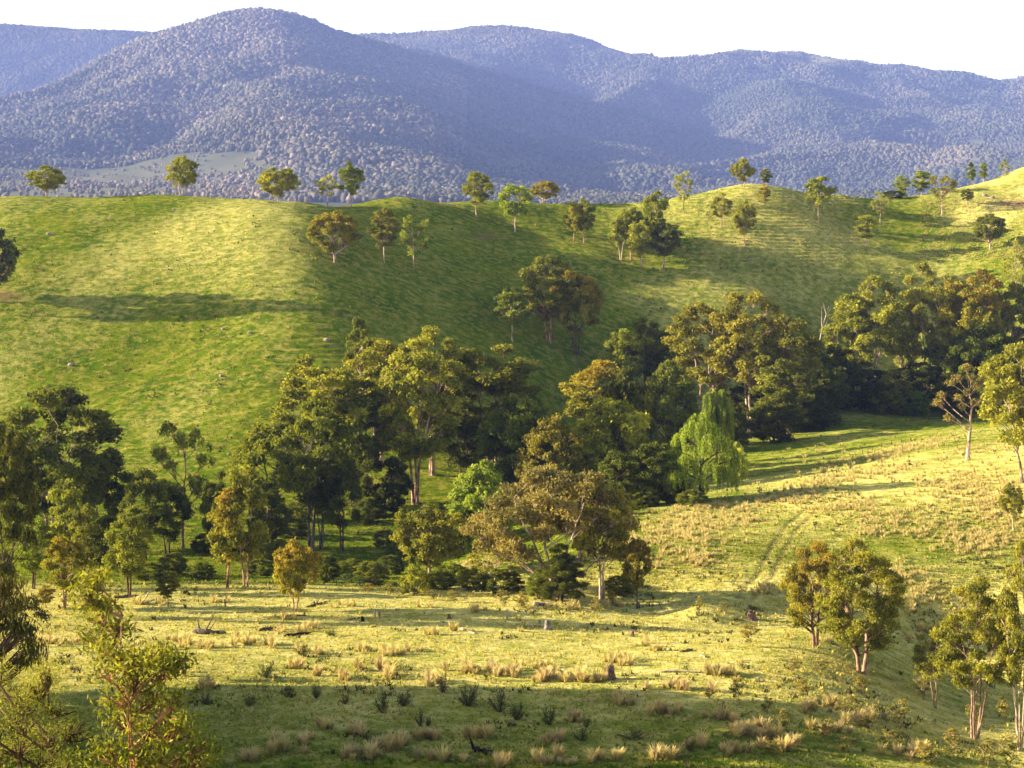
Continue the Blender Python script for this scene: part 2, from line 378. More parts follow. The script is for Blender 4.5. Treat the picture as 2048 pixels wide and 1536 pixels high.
def leaf_cards(c, L, W, rng, hang=0.5):
    """pointed leaf sprays: c centres; hang 0 = any direction, 1 = hanging down"""
    n = len(c)
    d = rng.normal(size=(n, 3)); d /= np.linalg.norm(d, axis=1, keepdims=True)
    d = d * (1 - hang) + np.array([0, 0, -1.0]) * hang; d /= np.linalg.norm(d, axis=1, keepdims=True) + 1e-9
    w = np.cross(d, rng.normal(size=(n, 3))); w /= np.linalg.norm(w, axis=1, keepdims=True) + 1e-9
    s = rng.uniform(0.65, 1.35, (n, 1))
    v = np.stack([c - d * L * s / 2, c + w * W * s / 2 - d * L * s * 0.05, c + d * L * s / 2, c - w * W * s / 2 - d * L * s * 0.05], 1)
    return v.reshape(-1, 3), np.arange(n * 4).reshape(-1, 4)

def make_tree(seed, H, W, prof, n_lobe=20, lobe_r=0.17, clumps=8, leaves=40, L=0.42, LW=0.20, cr=0.55,
              split=0.25, stems=1, tr=0.22, lean=(0, 0), hang=0.35, fill=0.45, lobes=None, twig=True, flat=0.75, spread=0.5, top=0.8):
    rng = np.random.default_rng(seed)
    pt = np.array([p[0] for p in prof]); pr = np.array([p[1] for p in prof])
    if lobes is None:
        ts = rng.uniform(pt[0], pt[-1], 4000); keep = rng.uniform(0, 1, 4000) < np.interp(ts, pt, pr) ** 1.3
        ts = ts[keep]; cand = []
        for t in ts:
            R = np.interp(t, pt, pr) * W / 2; a = rng.uniform(0, 2 * np.pi)
            lr = lobe_r * W * rng.uniform(0.7, 1.25)
            rr = max(R - lr * 0.7, 0) * math.sqrt(rng.uniform(fill, 1))
            p = np.array([rr * math.cos(a), rr * math.sin(a), t * H - lr * 0.45 * (t > 0.75)])
            if all(np.linalg.norm((p - q[:3]) * [1, 1, 1.1]) > 0.62 * (lr + q[3]) for q in cand): cand.append(np.array([*p, lr]))
            if len(cand) >= n_lobe: break
        lobes = cand
    else:
        lobes = [np.array([x * W / 2, y * W / 2, z * H, r * W]) for x, y, z, r in lobes]
    LB = np.array(lobes)
    LB[:, 0] += lean[0] * LB[:, 2]; LB[:, 1] += lean[1] * LB[:, 2]
    tk = Geo()
    # stems
    zs = H * split; stem_paths = []
    for s in range(stems):
        a = 2 * np.pi * (s + rng.uniform(-.2, .2)) / stems + 0.6
        off = 0 if stems == 1 else tr * 0.9
        b0 = np.array([off * math.cos(a), off * math.sin(a) * 0.6, -0.4])
        reach = 0 if stems == 1 else spread * W / 2 * rng.uniform(0.6, 1)
        ztop = H * top * rng.uniform(0.92, 1.0)
        tipp = np.array([reach * math.cos(a) + lean[0] * ztop, reach * math.sin(a) + lean[1] * ztop, ztop])
        mid = np.array([b0[0] + (tipp[0] - b0[0]) * 0.25, b0[1] + (tipp[1] - b0[1]) * 0.25, zs + 0.15 * H])
        path = bez(b0, mid, tipp, 14)
        wob = np.cumsum(rng.normal(0, 0.012 * H, (14, 2)), axis=0) * np.linspace(0, 1, 14)[:, None] ** 0.8
        path[:, :2] += wob
        rad = tr / math.sqrt(stems) * (1 - 0.88 * np.linspace(0, 1, 14) ** 0.8) * np.where(np.arange(14) == 0, 1.45, 1)
        stem_paths.append((path, rad)); tk.add(*tube(path, rad, 8))
    cc = []; cv = []; ctop = []
    zmin, zmax = LB[:, 2].min(), LB[:, 2].max() + 1e-6
    for lb in LB:
        c = lb[:3]; lr = lb[3]
        # limb from the nearest stem
        best = None
        for path, rad in stem_paths:
            hd = np.hypot(*(path[:, :2] - c[:2]).T)
            za = c[2] - 0.75 * hd
            sc_ = np.abs(path[:, 2] - np.clip(za, zs, path[-1, 2])) + 0.15 * hd
            k = int(np.argmin(sc_))
            if best is None or sc_[k] < best[0]: best = (sc_[k], path[k], rad[k])
        p0 = best[1]; r0 = max(best[2] * 0.6, 0.03)
        mid = p0 * 0.5 + c * 0.5 + np.array([0, 0, 0.10 * np.linalg.norm(c - p0)]) * rng.uniform(-1, 1) + rng.normal(0, 0.05 * np.linalg.norm(c - p0), 3)
        lp = bez(p0, mid, c, 7); tk.add(*tube(lp, np.linspace(r0, 0.03, 7), 5))
        ncl = max(3, int(clumps * rng.uniform(0.75, 1.25)))
        d = rng.normal(size=(ncl, 3)); d /= np.linalg.norm(d, axis=1, keepdims=True); d[:, 2] = np.where(d[:, 2] < -0.45, -d[:, 2], d[:, 2])
        pc = c + d * np.array([1, 1, flat]) * lr * rng.uniform(0.45, 1.0, (ncl, 1))
        lv = rng.uniform(0, 1)
        for p in pc:
            if twig: tk.add(*tube(bez(lp[4], lp[5] * 0.5 + p * 0.5 + rng.normal(0, 0.1, 3), p, 4), [0.035, 0.028, 0.02, 0.01], 3))
            cc.append(p); cv.append(np.clip(0.45 * lv + 0.55 * rng.uniform(0, 1), 0, 1))
            ctop.append(np.clip((p[2] - zmin) / (zmax - zmin), 0, 1.1))
    cc = np.array(cc); cv = np.array(cv); ctop = np.array(ctop)
    nl = np.maximum(6, (leaves * 1.15 * rng.uniform(0.6, 1.4, len(cc))).astype(int))
    idx = np.repeat(np.arange(len(cc)), nl)
    o = rng.normal(size=(len(idx), 3)); o /= np.linalg.norm(o, axis=1, keepdims=True)
    o *= rng.uniform(0, 1, (len(idx), 1)) ** 0.5 * cr * 1.12 * np.array([1.15, 1.15, 0.85])
    lv_, lq = leaf_cards(cc[idx] + o, L, LW, rng, hang)
    v = np.clip(cv[idx] + rng.normal(0, 0.22, len(idx)), 0, 1)
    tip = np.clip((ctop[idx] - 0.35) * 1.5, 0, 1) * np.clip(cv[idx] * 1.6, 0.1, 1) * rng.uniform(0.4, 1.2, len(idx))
    crown = mesh_from("crown", lv_, lq, False, {'v': np.repeat(v, 4), 'tip': np.repeat(np.clip(tip, 0, 1), 4)}, [M_leaf])
    return tk.mesh("trunk", [M_bark]), crown, H, W

DOME = [(0.22, .25), (0.35, .8), (0.5, 1), (0.7, .95), (0.85, .72), (0.97, .3)]
TALL = [(0.28, .35), (0.42, .85), (0.62, 1), (0.82, .85), (0.97, .35)]
COLM = [(0.16, .35), (0.3, .8), (0.5, 1), (0.75, .85), (0.9, .55), (0.99, .2)]
LOWD = [(0.04, .7), (0.25, 1), (0.5, 1), (0.75, .8), (0.97, .25)]
CONE = [(0.1, .8), (0.3, 1), (0.55, .75), (0.8, .4), (0.99, .08)]
KINDS = {
 'dome':   lambda s: make_tree(s, 10, 9.5, DOME, 32, 0.135 + .02 * (s % 3), 9, 44, 0.40, 0.20, 0.50, 0.10, 1 + s % 3 // 2, 0.30, fill=.65, lean=(0.02 * (s % 3 - 1), 0)),
 'tall':   lambda s: make_tree(s, 11, 7.5, TALL, 24, 0.16, 8, 42, 0.40, 0.19, 0.50, 0.34, 1, 0.20, fill=.35, lean=(0.03 * (s % 3 - 1), 0)),
 'twin':   lambda s: make_tree(s, 11, 8, TALL, 20, 0.15, 8, 40, 0.40, 0.19, 0.52, 0.12, 2, 0.24, fill=.4, spread=.45),
 'colm':   lambda s: make_tree(s, 11, 5, COLM, 18, 0.2, 8, 42, 0.36, 0.18, 0.5, 0.15, 1 + s % 2, 0.2, fill=.3, spread=.3),
 'open':   lambda s: make_tree(s, 12, 9, TALL, 15, 0.15, 7, 34, 0.40, 0.17, 0.5, 0.28, 1, 0.22, fill=.6, lean=(0.03 * (s % 3 - 1), 0)),
 'gum':    lambda s: make_tree(s, 26, 15, TALL, 44, 0.10, 9, 46, 0.62, 0.28, 0.85, 0.30, 2 + s % 2, 0.44, fill=.3, spread=.5),
 'gumb':   lambda s: make_tree(s, 24, 17, DOME, 52, 0.10, 9, 46, 0.62, 0.28, 0.85, 0.16, 3, 0.5, fill=.35, spread=.6),
 'mid':    lambda s: make_tree(s, 15, 9, DOME, 34, 0.12, 8, 46, 0.44, 0.20, 0.62, 0.18, 2, 0.32, fill=.35, spread=.5),
 'low':    lambda s: make_tree(s, 12, 11, LOWD, 44, 0.12, 8, 46, 0.48, 0.24, 0.66, 0.1, 3, 0.3, fill=.5, spread=.6),
 'shrub':  lambda s: make_tree(s, 3, 3.4, LOWD, 20, 0.14, 6, 26, 0.28, 0.12, 0.28, 0.05, 3, 0.07, fill=.4, spread=.6),
 'casu':   lambda s: make_tree(s, 13, 9, CONE, 46, 0.10, 9, 60, 0.55, 0.07, 0.5, 0.1, 3, 0.25, fill=.3, hang=0.15, spread=.4),
}
CACHE = {}
def kind_mesh(kind, seed):
    if (kind, seed) not in CACHE: CACHE[(kind, seed)] = KINDS[kind](seed)
    return CACHE[(kind, seed)]

def put_tree(px, base, top, width, kind, seed, col, tip, label, cat='tree', D=None, bark=(0.42, 0.33, 0.26), rot=None, group=None, name='tree', dmin=105, made=None, x=None):
    p = T.hit(px, base, dmin) if D is None else np.array([(px - 1024) / F * D, D, float(T.zat([(px - 1024) / F * D], [D])[0])])
    D = p[1]
    Hm = (YH - top) / F * D - p[2]; Wm = width / F * D
    tm, cm, H0, W0 = made or kind_mesh(kind, seed)
    root = link(name, None, None, (p[0], p[1], p[2] - 0.05))
    tag(root, label, cat, group)
    root.rotation_euler[2] = (seed * 1.7 + px * 0.37) % 6.28 if rot is None else rot
    root.scale = (1.1 * Wm / W0, 1.1 * Wm / W0, Hm / H0)
    t = link('trunk', tm, root); t.color = (*bark, 1)
    lum = .45 * col[0] + .55 * col[1]; om = 0 if made else .6
    col = [a * (1 - om) + lum * b * om for a, b in zip(col, (1.0, 1.06, .20))]
    kk = 2.2 if group == RIDGE else 2.3 if group in (GROVE, RG) else 2.0
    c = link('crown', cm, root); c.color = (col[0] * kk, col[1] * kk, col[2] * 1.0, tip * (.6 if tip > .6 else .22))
    return root

OL = (0.115, 0.118, 0.026); GR = (0.075, 0.115, 0.018); DK = (0.042, 0.062, 0.014); BR = (0.17, 0.115, 0.038); GG = (0.12, 0.13, 0.045)
YE = (0.20, 0.19, 0.03); LG = (0.14, 0.21, 0.05); BG = (0.055, 0.10, 0.03)
WB = (0.55, 0.43, 0.34); DB = (0.16, 0.12, 0.09)
RIDGE = 'trees on the grassy ridge'; GROVE = 'trees of the creek woodland'; LEFTG = 'trees at the foot of the left hill'; RG = 'trees of the wood below the second hill'
NEAR = 'trees on the near right slope'
rows = [
 # the ridge, left to right
 (93, 393, 331, 76, 'dome', 1, OL, .1, 'squat spreading gum tree alone at the far left of the ridge crest', 495, WB, RIDGE),
 (364, 384, 310, 62, 'dome', 2, OL, .25, 'round-headed gum on the very top of the big green hill', None, WB, RIDGE),
 (556, 410, 330, 80, 'dome', 3, (.14, .13, .03), .3, 'bushy yellow-green gum rising from behind the dip in the ridge', 497, WB, RIDGE),
 (655, 408, 348, 52, 'open', 4, (.17, .15, .04), .2, 'thin straw-tinted gum touching a taller darker one behind the ridge', 500, WB, RIDGE),
 (702, 400, 322, 52, 'tall', 5, GR, .15, 'dark leafy gum standing right of a thin pale one on the ridge', 499, WB, RIDGE),
 (670, 525, 420, 100, 'dome', 6, (.13, .105, .028), .62, 'broad rust-brown dome-shaped tree in the shaded hollow', None, WB, RIDGE),
 (768, 525, 413, 62, 'tall', 7, (.10, .085, .03), .6, 'narrow brown-topped tree between the rusty dome and a thin green tree', None, WB, RIDGE),
 (828, 538, 422, 68, 'open', 8, (.09, .12, .03), .1, 'airy green gum with slender pale trunk in the shaded hollow', None, WB, RIDGE),
 (953, 433, 340, 64, 'tall', 9, OL, .2, 'olive gum with forked pale trunk just below the middle of the ridge', None, WB, RIDGE),
 (1030, 465, 360, 68, 'tall', 10, (.11, .17, .03), 0, 'bright green round gum with a white leaning trunk below the ridge', None, WB, RIDGE),
 (1088, 410, 358, 58, 'dome', 11, (.15, .10, .045), .3, 'small reddish brown round tree peeping over the ridge', 556, WB, RIDGE),
 (1147, 486, 402, 42, 'tall', 21, (.12, .105, .035), .2, 'slim gum, left of the pair in the gully head', None, (.45, .28, .2), RIDGE),
 (1168, 488, 397, 46, 'tall', 22, OL, .1, 'fuller gum, right of the pair in the gully head', None, (.45, .28, .2), RIDGE),
 (1241, 520, 422, 50, 'twin', 23, GG, .1, 'grey-green gum at the left edge of the clump of five', None, WB, RIDGE),
 (1262, 520, 408, 56, 'tall', 24, OL, .1, 'gum with reddish twin stems, second from left in the clump of five', None, (.5, .28, .2), RIDGE),
 (1283, 537, 432, 56, 'tall', 25, (.12, .13, .02), .25, 'yellow-topped gum at the front of the clump of five', None, WB, RIDGE),
 (1312, 505, 376, 58, 'tall', 26, (.10, .12, .03), .1, 'tallest gum of the clump, its round head above the others', None, WB, RIDGE),
 (1327, 538, 438, 72, 'tall', 27, DK, .1, 'dark broad gum at the right edge of the clump of five', None, WB, RIDGE),
 (1367, 427, 338, 42, 'open', 28, (.13, .14, .04), .1, 'slender pale gum breaking the skyline left of the terraced knoll', None, WB, RIDGE),
 (1487, 368, 316, 46, 'dome', 29, (.11, .11, .035), .2, 'lone umbrella-shaped tree on top of the terraced knoll', 553, WB, RIDGE),
 (1533, 386, 336, 26, 'colm', 30, OL, .1, 'small slim tree on the right shoulder of the terraced knoll', 556, WB, RIDGE),
 (1529, 410, 364, 24, 'colm', 31, (.17, .12, .03), .6, 'tiny orange-tinted sapling on the terraced slope', None, WB, RIDGE),
 (1443, 455, 383, 44, 'twin', 32, (.13, .115, .04), .2, 'olive tree with dark feet on the terraces, left of a taller slim one', None, WB, RIDGE),
 (1489, 495, 397, 46, 'tall', 33, (.13, .12, .04), .15, 'slim gum with a long pinkish trunk below the terraced knoll', None, (.5, .34, .24), RIDGE),
 (1637, 445, 348, 66, 'tall', 34, (.11, .13, .025), .1, 'full-crowned gum with white trunk on the saddle right of the knoll', None, WB, RIDGE),
 (1760, 445, 377, 44, 'open', 35, GG, .1, 'small gum with fanned stems right of the saddle', None, WB, RIDGE),
 (1732, 493, 426, 42, 'colm', 36, (.13, .14, .04), .1, 'small oval gum alone on the slope below the saddle', None, WB, RIDGE),
 (1786, 400, 380, 48, 'low', 37, DK, 0, 'dark low bush on the saddle skyline', 573, WB, RIDGE),
 (1805, 400, 347, 32, 'colm', 38, (.10, .14, .03), .1, 'pale green narrow tree rising behind the saddle', 578, WB, RIDGE),
 (1843, 395, 333, 36, 'colm', 39, (.10, .15, .035), 0, 'tall green oval tree behind the saddle, beside a flat-topped gum', 576, WB, RIDGE),
 (1884, 430, 337, 62, 'open', 40, (.11, .10, .04), .3, 'flat-topped gum with dark tufts and a bare pale trunk', None, WB, RIDGE),
 (1934, 410, 375, 26, 'tall', 41, DK, 0, 'small dark tree on the tan hillside', None, WB, RIDGE),
 (1980, 498, 423, 64, 'dome', 42, (.07, .085, .025), .1, 'dark round gum with its shade around it, low on the right hillside', None, WB, RIDGE),
 (1942, 356, 323, 20, 'colm', 43, BG, 0, 'tiny dark green tree on the far right skyline, left of its twin', 592, WB, RIDGE),
 (1967, 350, 323, 19, 'colm', 44, GR, 0, 'tiny rounded tree on the far right skyline, right of its twin', 594, WB, RIDGE),
 (2010, 366, 316, 20, 'open', 45, GG, 0, 'small thin tree standing in front of the far right skyline', None, WB, RIDGE),
 (-12, 606, 450, 92, 'dome', 46, (.035, .055, .013), 0, 'dark dense tree cut by the left edge, halfway up the green hill', None, (.4, .3, .25), RIDGE),
 # pair in the gully and the ones above the creek
 (1098, 684, 498, 128, 'gumb', 51, (.10, .11, .035), .15, 'big olive-brown gum behind the front one in the gully', None, (.45, .28, .2), 'gully trees'),
 (1152, 708, 535, 108, 'gumb', 138, (.15, .12, .03), .7, 'big orange-topped gum with a forked dark trunk in the gully', None, DB, 'gully trees'),
 (1024, 682, 568, 76, 'tall', 53, (.09, .13, .035), 0, 'thin green tree with pale limbs left of the big gully gums', None, WB, 'gully trees'),
 # creek woodland, back row
 (722, 880, 632, 70, 'mid', 61, (.075, .09, .03), 0, 'smooth round treetop poking out at the very top of the woodland', None, DB, GROVE),
 (760, 930, 660, 190, 'gum', 62, (.125, .115, .03), .4, 'large olive gum with a brownish head under the smooth round treetop', None, WB, GROVE),
 (865, 950, 635, 150, 'gum', 63, (.12, .12, .032), .35, 'tall gum with a ragged top where the woodland is highest', None, WB, GROVE),
 (985, 950, 682, 190, 'gum', 64, (.075, .08, .028), .3, 'dark wide gum at the right shoulder of the tall gums', None, (.4, .26, .2), GROVE),
 (640, 1010, 700, 190, 'gum', 65, (.125, .12, .028), .5, 'yellowish-olive gum leaning over the hillside left of the tall gums', None, WB, GROVE),
 (708, 1010, 745, 170, 'gum', 66, (.075, .09, .022), .2, 'gum with a straight cream trunk lit in the middle of the woodland', None, (.6, .48, .38), GROVE),
 (832, 1008, 672, 190, 'gum', 67, (.12, .12, .03), .45, 'tall gum with twin pink-lit trunks and domed yellow-edged tufts', None, (.62, .42, .31), GROVE),
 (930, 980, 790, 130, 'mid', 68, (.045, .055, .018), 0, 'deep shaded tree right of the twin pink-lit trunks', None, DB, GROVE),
 (540, 1060, 830, 150, 'mid', 69, (.08, .10, .02), .2, 'drooping dark gum reaching left over the hill pasture', None, DB, GROVE),
 (622, 1102, 790, 160, 'gum', 70, (.06, .08, .018), .1, 'gum on a tall grey trunk at the front of the woodland', None, (.25, .21, .2), GROVE),
 (643, 1098, 850, 100, 'gum', 71, DK, 0, 'gum with a straight grey trunk right beside another grey trunk', None, (.25, .21, .2), GROVE),
 (683, 1106, 900, 90, 'mid', 72, (.04, .055, .015), 0, 'small dark tree on a thin black trunk in the clearing', None, DB, GROVE),
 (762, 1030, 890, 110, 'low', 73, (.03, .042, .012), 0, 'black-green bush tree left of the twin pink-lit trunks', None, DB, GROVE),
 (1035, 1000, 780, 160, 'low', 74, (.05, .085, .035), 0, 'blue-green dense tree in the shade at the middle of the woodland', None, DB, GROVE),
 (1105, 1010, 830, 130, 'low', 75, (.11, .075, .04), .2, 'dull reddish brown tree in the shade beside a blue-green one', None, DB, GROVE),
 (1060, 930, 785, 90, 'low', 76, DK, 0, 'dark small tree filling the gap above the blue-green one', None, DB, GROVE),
 (1205, 900, 716, 150, 'mid', 77, (.14, .115, .02), .9, 'flat-topped tree with an orange fringe along its crown', None, DB, GROVE),
 (1250, 960, 730, 130, 'low', 78, (.05, .06, .02), .3, 'dark tree right of the orange-fringed crown', None, DB, GROVE),
 (1222, 985, 792, 170, 'low', 79, (.13, .14, .03), .35, 'big bumpy yellow-green crown in the middle of the woodland', None, DB, GROVE),
 (1160, 1000, 868, 80, 'colm', 80, (.11, .125, .04), .2, 'upright olive tree in front of the bumpy yellow-green crown', None, DB, GROVE),
 (1245, 800, 655, 84, 'mid', 81, (.10, .12, .035), .1, 'soft grey-green tree at the back, right of the gully gums', None, DB, GROVE),
 (1288, 790, 625, 76, 'mid', 82, (.065, .085, .028), 0, 'dark pointed tree at the back between two grey-green ones', None, DB, GROVE),
 (1328, 800, 648, 80, 'mid', 83, (.11, .13, .035), .1, 'grey-green tree at the back, left of the reddish woodland crowns', None, DB, GROVE),
 (1340, 900, 720, 110, 'low', 84, (.075, .095, .03), .1, 'rounded dark olive tree behind the weeping willows', None, DB, GROVE),
 (1415, 860, 588, 160, 'gum', 85, (.135, .105, .045), .3, 'tall rusty-grey gum with a bare white limb at its top', None, WB, GROVE),
 (1500, 865, 575, 160, 'gum', 86, (.14, .105, .05), .35, 'tallest reddish gum of the right-hand woodland', None, WB, GROVE),
 (1575, 870, 625, 140, 'gum', 87, (.09, .085, .035), .2, 'dark olive gum falling away to the right of the reddish gums', None, (.4, .26, .2), GROVE),
 (1565, 875, 715, 120, 'mid', 88, (.075, .085, .028), .1, 'lightly leaved tree at the edge of the flat green meadow', None, DB, GROVE),
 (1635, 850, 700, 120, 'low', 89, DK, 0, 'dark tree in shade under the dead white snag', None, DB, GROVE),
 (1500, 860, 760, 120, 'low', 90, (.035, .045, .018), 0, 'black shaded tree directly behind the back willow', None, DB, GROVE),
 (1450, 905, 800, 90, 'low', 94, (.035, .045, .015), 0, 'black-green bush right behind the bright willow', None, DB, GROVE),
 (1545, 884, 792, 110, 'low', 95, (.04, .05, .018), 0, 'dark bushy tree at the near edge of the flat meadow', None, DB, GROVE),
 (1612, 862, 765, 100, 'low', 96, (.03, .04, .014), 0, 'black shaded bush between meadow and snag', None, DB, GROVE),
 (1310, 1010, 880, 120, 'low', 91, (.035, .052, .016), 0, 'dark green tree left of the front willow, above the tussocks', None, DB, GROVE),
 (1235, 1020, 900, 100, 'low', 92, (.045, .065, .02), 0, 'dark low tree between the pinkish spreading gum and the willow', None, DB, GROVE),
 (1472, 965, 885, 50, 'low', 93, (.20, .22, .11), 0, 'pale silvery shrub at the right foot of the front willow', None, DB, GROVE),
 # wood below the second hill
 (1745, 800, 548, 150, 'gum', 101, (.125, .125, .035), .3, 'large olive gum at the left end of the far right wood', None, WB, RG),
 (1700, 790, 600, 110, 'gum', 102, (.11, .115, .035), .1, 'lower grey-olive gum left of the large olive one', None, WB, RG),
 (1858, 800, 517, 120, 'gum', 103, (.13, .115, .05), .15, 'grey-brown gum, highest of the far right wood, with white stems', None, WB, RG),
 (1930, 810, 545, 130, 'gum', 104, (.14, .12, .02), .7, 'golden-topped gum right of the grey-brown one', None, WB, RG),
 (1962, 800, 532, 120, 'gum', 105, (.12, .09, .03), .95, 'gum with a rusty red crown at the top of the far right wood', None, WB, RG),
 (2035, 790, 560, 110, 'gum', 106, (.08, .09, .03), .4, 'dark gum at the right edge behind the golden one', None, WB, RG),
 (2036, 620, 478, 70, 'open', 107, (.15, .13, .07), .1, 'wispy grey tree at the right edge above the wood', None, WB, RG),
 (1805, 780, 610, 70, 'mid', 108, (.12, .14, .04), .1, 'feathery pale tree between the two highest gums of the right wood', None, WB, RG),
 (1960, 820, 640, 120, 'mid', 109, (.05, .085, .028), 0, 'blue-green tree in front of the golden gum', None, DB, RG),
 (1895, 815, 660, 90, 'mid', 110, (.06, .075, .025), .1, 'dark tree low in the middle of the right wood', None, DB, RG),
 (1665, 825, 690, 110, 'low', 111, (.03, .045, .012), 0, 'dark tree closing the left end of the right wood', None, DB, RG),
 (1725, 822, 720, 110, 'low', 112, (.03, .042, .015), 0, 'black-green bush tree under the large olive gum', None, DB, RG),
 (1778, 828, 740, 90, 'low', 113, (.085, .085, .02), .3, 'olive tree catching light at the edge of the far meadow', None, DB, RG),
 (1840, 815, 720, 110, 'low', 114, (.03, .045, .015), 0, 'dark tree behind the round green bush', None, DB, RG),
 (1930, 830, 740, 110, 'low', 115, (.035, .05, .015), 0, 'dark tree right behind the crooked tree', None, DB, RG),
 (2010, 840, 720, 110, 'low', 116, (.045, .06, .018), .1, 'dark tree at the right edge above the slope', None, DB, RG),
 (1828, 832, 778, 66, 'low', 117, (.06, .12, .03), 0, 'round bright green bush on the edge of the far meadow', None, DB, RG),
 # foot of the left hill
 (112, 1105, 768, 270, 'gumb', 121, (.055, .075, .015), .25, 'huge dark spreading gum at the foot of the hill on the left', None, (.4, .3, .22), LEFTG),
 (205, 1110, 880, 110, 'mid', 122, (.055, .07, .02), .1, 'dark tree filling the right flank of the huge gum', None, DB, LEFTG),
 (366, 1097, 825, 124, 'open', 123, (.085, .11, .025), .2, 'open-crowned gum standing alone on the grass left of the woodland', None, (.35, .25, .18), LEFTG),
 (290, 1120, 935, 100, 'mid', 124, (.09, .11, .03), .2, 'soft olive tree left of the lone open-crowned gum', None, DB, LEFTG),
 (335, 1115, 960, 90, 'mid', 125, (.065, .085, .022), 0, 'dark tree between the soft olive one and the lone gum', None, DB, LEFTG),
 (128, 1150, 945, 74, 'colm', 126, (.115, .13, .03), .2, 'narrow olive tree in front of the huge dark gum', None, DB, LEFTG),
 (175, 1165, 1000, 66, 'colm', 127, (.10, .10, .04), .1, 'narrow grey-brown tree right of the narrow olive one', None, DB, LEFTG),
 (258, 1190, 1022, 96, 'mid', 128, (.11, .125, .045), .15, 'small grey-green round tree on a dark trunk at the paddock edge', None, DB, LEFTG),
 (66, 1178, 1028, 84, 'mid', 129, (.10, .15, .04), 0, 'fresh green tree left of the orange-tipped saplings', None, DB, LEFTG),
 (129, 1217, 1064, 88, 'mid', 130, (.13, .12, .03), .8, 'orange-tipped small gum with several stems at the paddock edge', None, (.4, .25, .18), LEFTG),
 (200, 1150, 1050, 80, 'mid', 131, (.06, .07, .02), 0, 'dark undergrowth tree behind the small grey-green one', None, DB, LEFTG),
 (432, 1120, 930, 60, 'mid', 139, (.05, .07, .02), 0, 'dark tree in the shade behind the golden pair', None, DB, LEFTG),
 (455, 1176, 975, 76, 'colm', 132, (.15, .13, .025), .9, 'golden orange gum, left of the pair at the paddock edge', None, (.5, .27, .18), LEFTG),
 (492, 1174, 925, 84, 'colm', 133, (.11, .11, .035), .25, 'taller brown-green gum, right of the pair at the paddock edge', None, (.45, .28, .2), LEFTG),
 (540, 1120, 960, 90, 'mid', 134, (.045, .06, .018), 0, 'dark tree right behind the taller gum of the golden pair', None, DB, LEFTG),
 (336, 1214, 1140, 46, 'tall', 135, (.06, .07, .025), 0, 'little dark sapling on the paddock beside the fallen branch', None, DB, LEFTG),
 (92, 1218, 1168, 36, 'tall', 136, (.16, .09, .05), .4, 'tiny reddish sapling left of the orange-tipped gum', None, DB, LEFTG),
 (590, 1222, 1078, 100, 'dome', 137, (.17, .13, .025), .95, 'small orange-leaved tree on a pale crooked trunk in the paddock', None, (.5, .34, .22), 'paddock trees'),
 (10, 1235, 830, 130, 'gumb', 138, (.05, .06, .014), .3, 'tall dark gum cut by the left edge of the paddock', None, DB, LEFTG),
 # middle ground around the creek
 (860, 1160, 1002, 140, 'dome', 141, (.125, .115, .03), .5, 'low domed olive tree with orange tint by the creek', None, (.4, .28, .2), 'creek bank trees'),
 (965, 1100, 915, 130, 'low', 142, (.12, .19, .045), 0, 'pale green soft-leaved tree above the domed olive one', None, DB, 'creek bank trees'),
 (925, 1110, 975, 90, 'mid', 143, (.10, .165, .04), 0, 'light green tree on the left flank of the pale green one', None, DB, 'creek bank trees'),
 (830, 1190, 1128, 60, 'shrub', 144, (.14, .14, .03), .2, 'small yellow-green shrub in front of the domed olive tree', None, DB, 'creek bank trees'),
 (1205, 1200, 955, 150, 'twin', 146, (.14, .11, .035), .3, 'gum with two white trunks beside the dark she-oak', None, (.66, .54, .44), 'creek bank trees'),
 (1274, 1218, 1073, 64, 'tall', 147, (.12, .09, .03), .7, 'slim tree on a thin black trunk right of the white-trunked gum', None, (.09, .07, .06), 'creek bank trees'),
 (990, 1185, 1085, 110, 'open', 148, (.16, .14, .06), .1, 'straggly straw-grey tree under the spreading pink-brown crown', None, WB, 'creek bank trees'),
 (1122, 1206, 1080, 110, 'casu', 149, (.045, .06, .012), 0, 'dark pointed she-oak clump on several black stems', None, (.08, .06, .05), 'creek bank trees'),
 (1078, 1198, 1130, 60, 'casu', 150, (.08, .12, .02), 0, 'bright green young she-oak left of the dark clump', None, (.08, .06, .05), 'creek bank trees'),
 # near right slope
 (1630, 1294, 1076, 128, 'near', 161, (.17, .125, .04), .85, 'orange-headed gum on a thin leaning trunk, left of the big oval one', None, (.3, .2, .14), NEAR),
 (1722, 1346, 1072, 172, 'near', 162, (.125, .115, .03), .5, 'big oval gum with a stout double trunk on the near slope', None, (.42, .28, .2), NEAR),
 (1950, 1478, 1138, 150, 'nearb', 163, (.135, .12, .03), .55, 'tall gum with a bunch of slim stems at the lower right', None, (.45, .31, .23), NEAR),
 (1872, 1418, 1258, 84, 'nearc', 164, (.14, .125, .045), .2, 'thin grey-leaved gum left of the bunch of slim stems', None, (.42, .28, .2), NEAR),
 (1846, 1400, 1262, 56, 'nearc', 165, (.15, .135, .05), .1, 'spindly young gum at the mouth of the shaded gully', None, (.42, .28, .2), NEAR),
 (2040, 1500, 1070, 110, 'nearb', 166, (.15, .125, .04), .4, 'tall gum with a bare pole trunk cut by the right edge', None, (.5, .4, .32), NEAR),
 (2026, 1062, 962, 48, 'tall', 167, (.15, .13, .045), .2, 'small wispy gum on the tussock slope near the right edge', None, WB, NEAR),
]
KINDS['near'] = lambda s: make_tree(s, 12, 8, [(0.2, .6), (0.33, 1), (0.55, .98), (0.78, .75), (0.92, .5), (0.99, .2)], 46, 0.115, 10, 62, 0.26, 0.11, 0.42, 0.16, 2, 0.34, fill=.3, spread=.5, hang=.5)
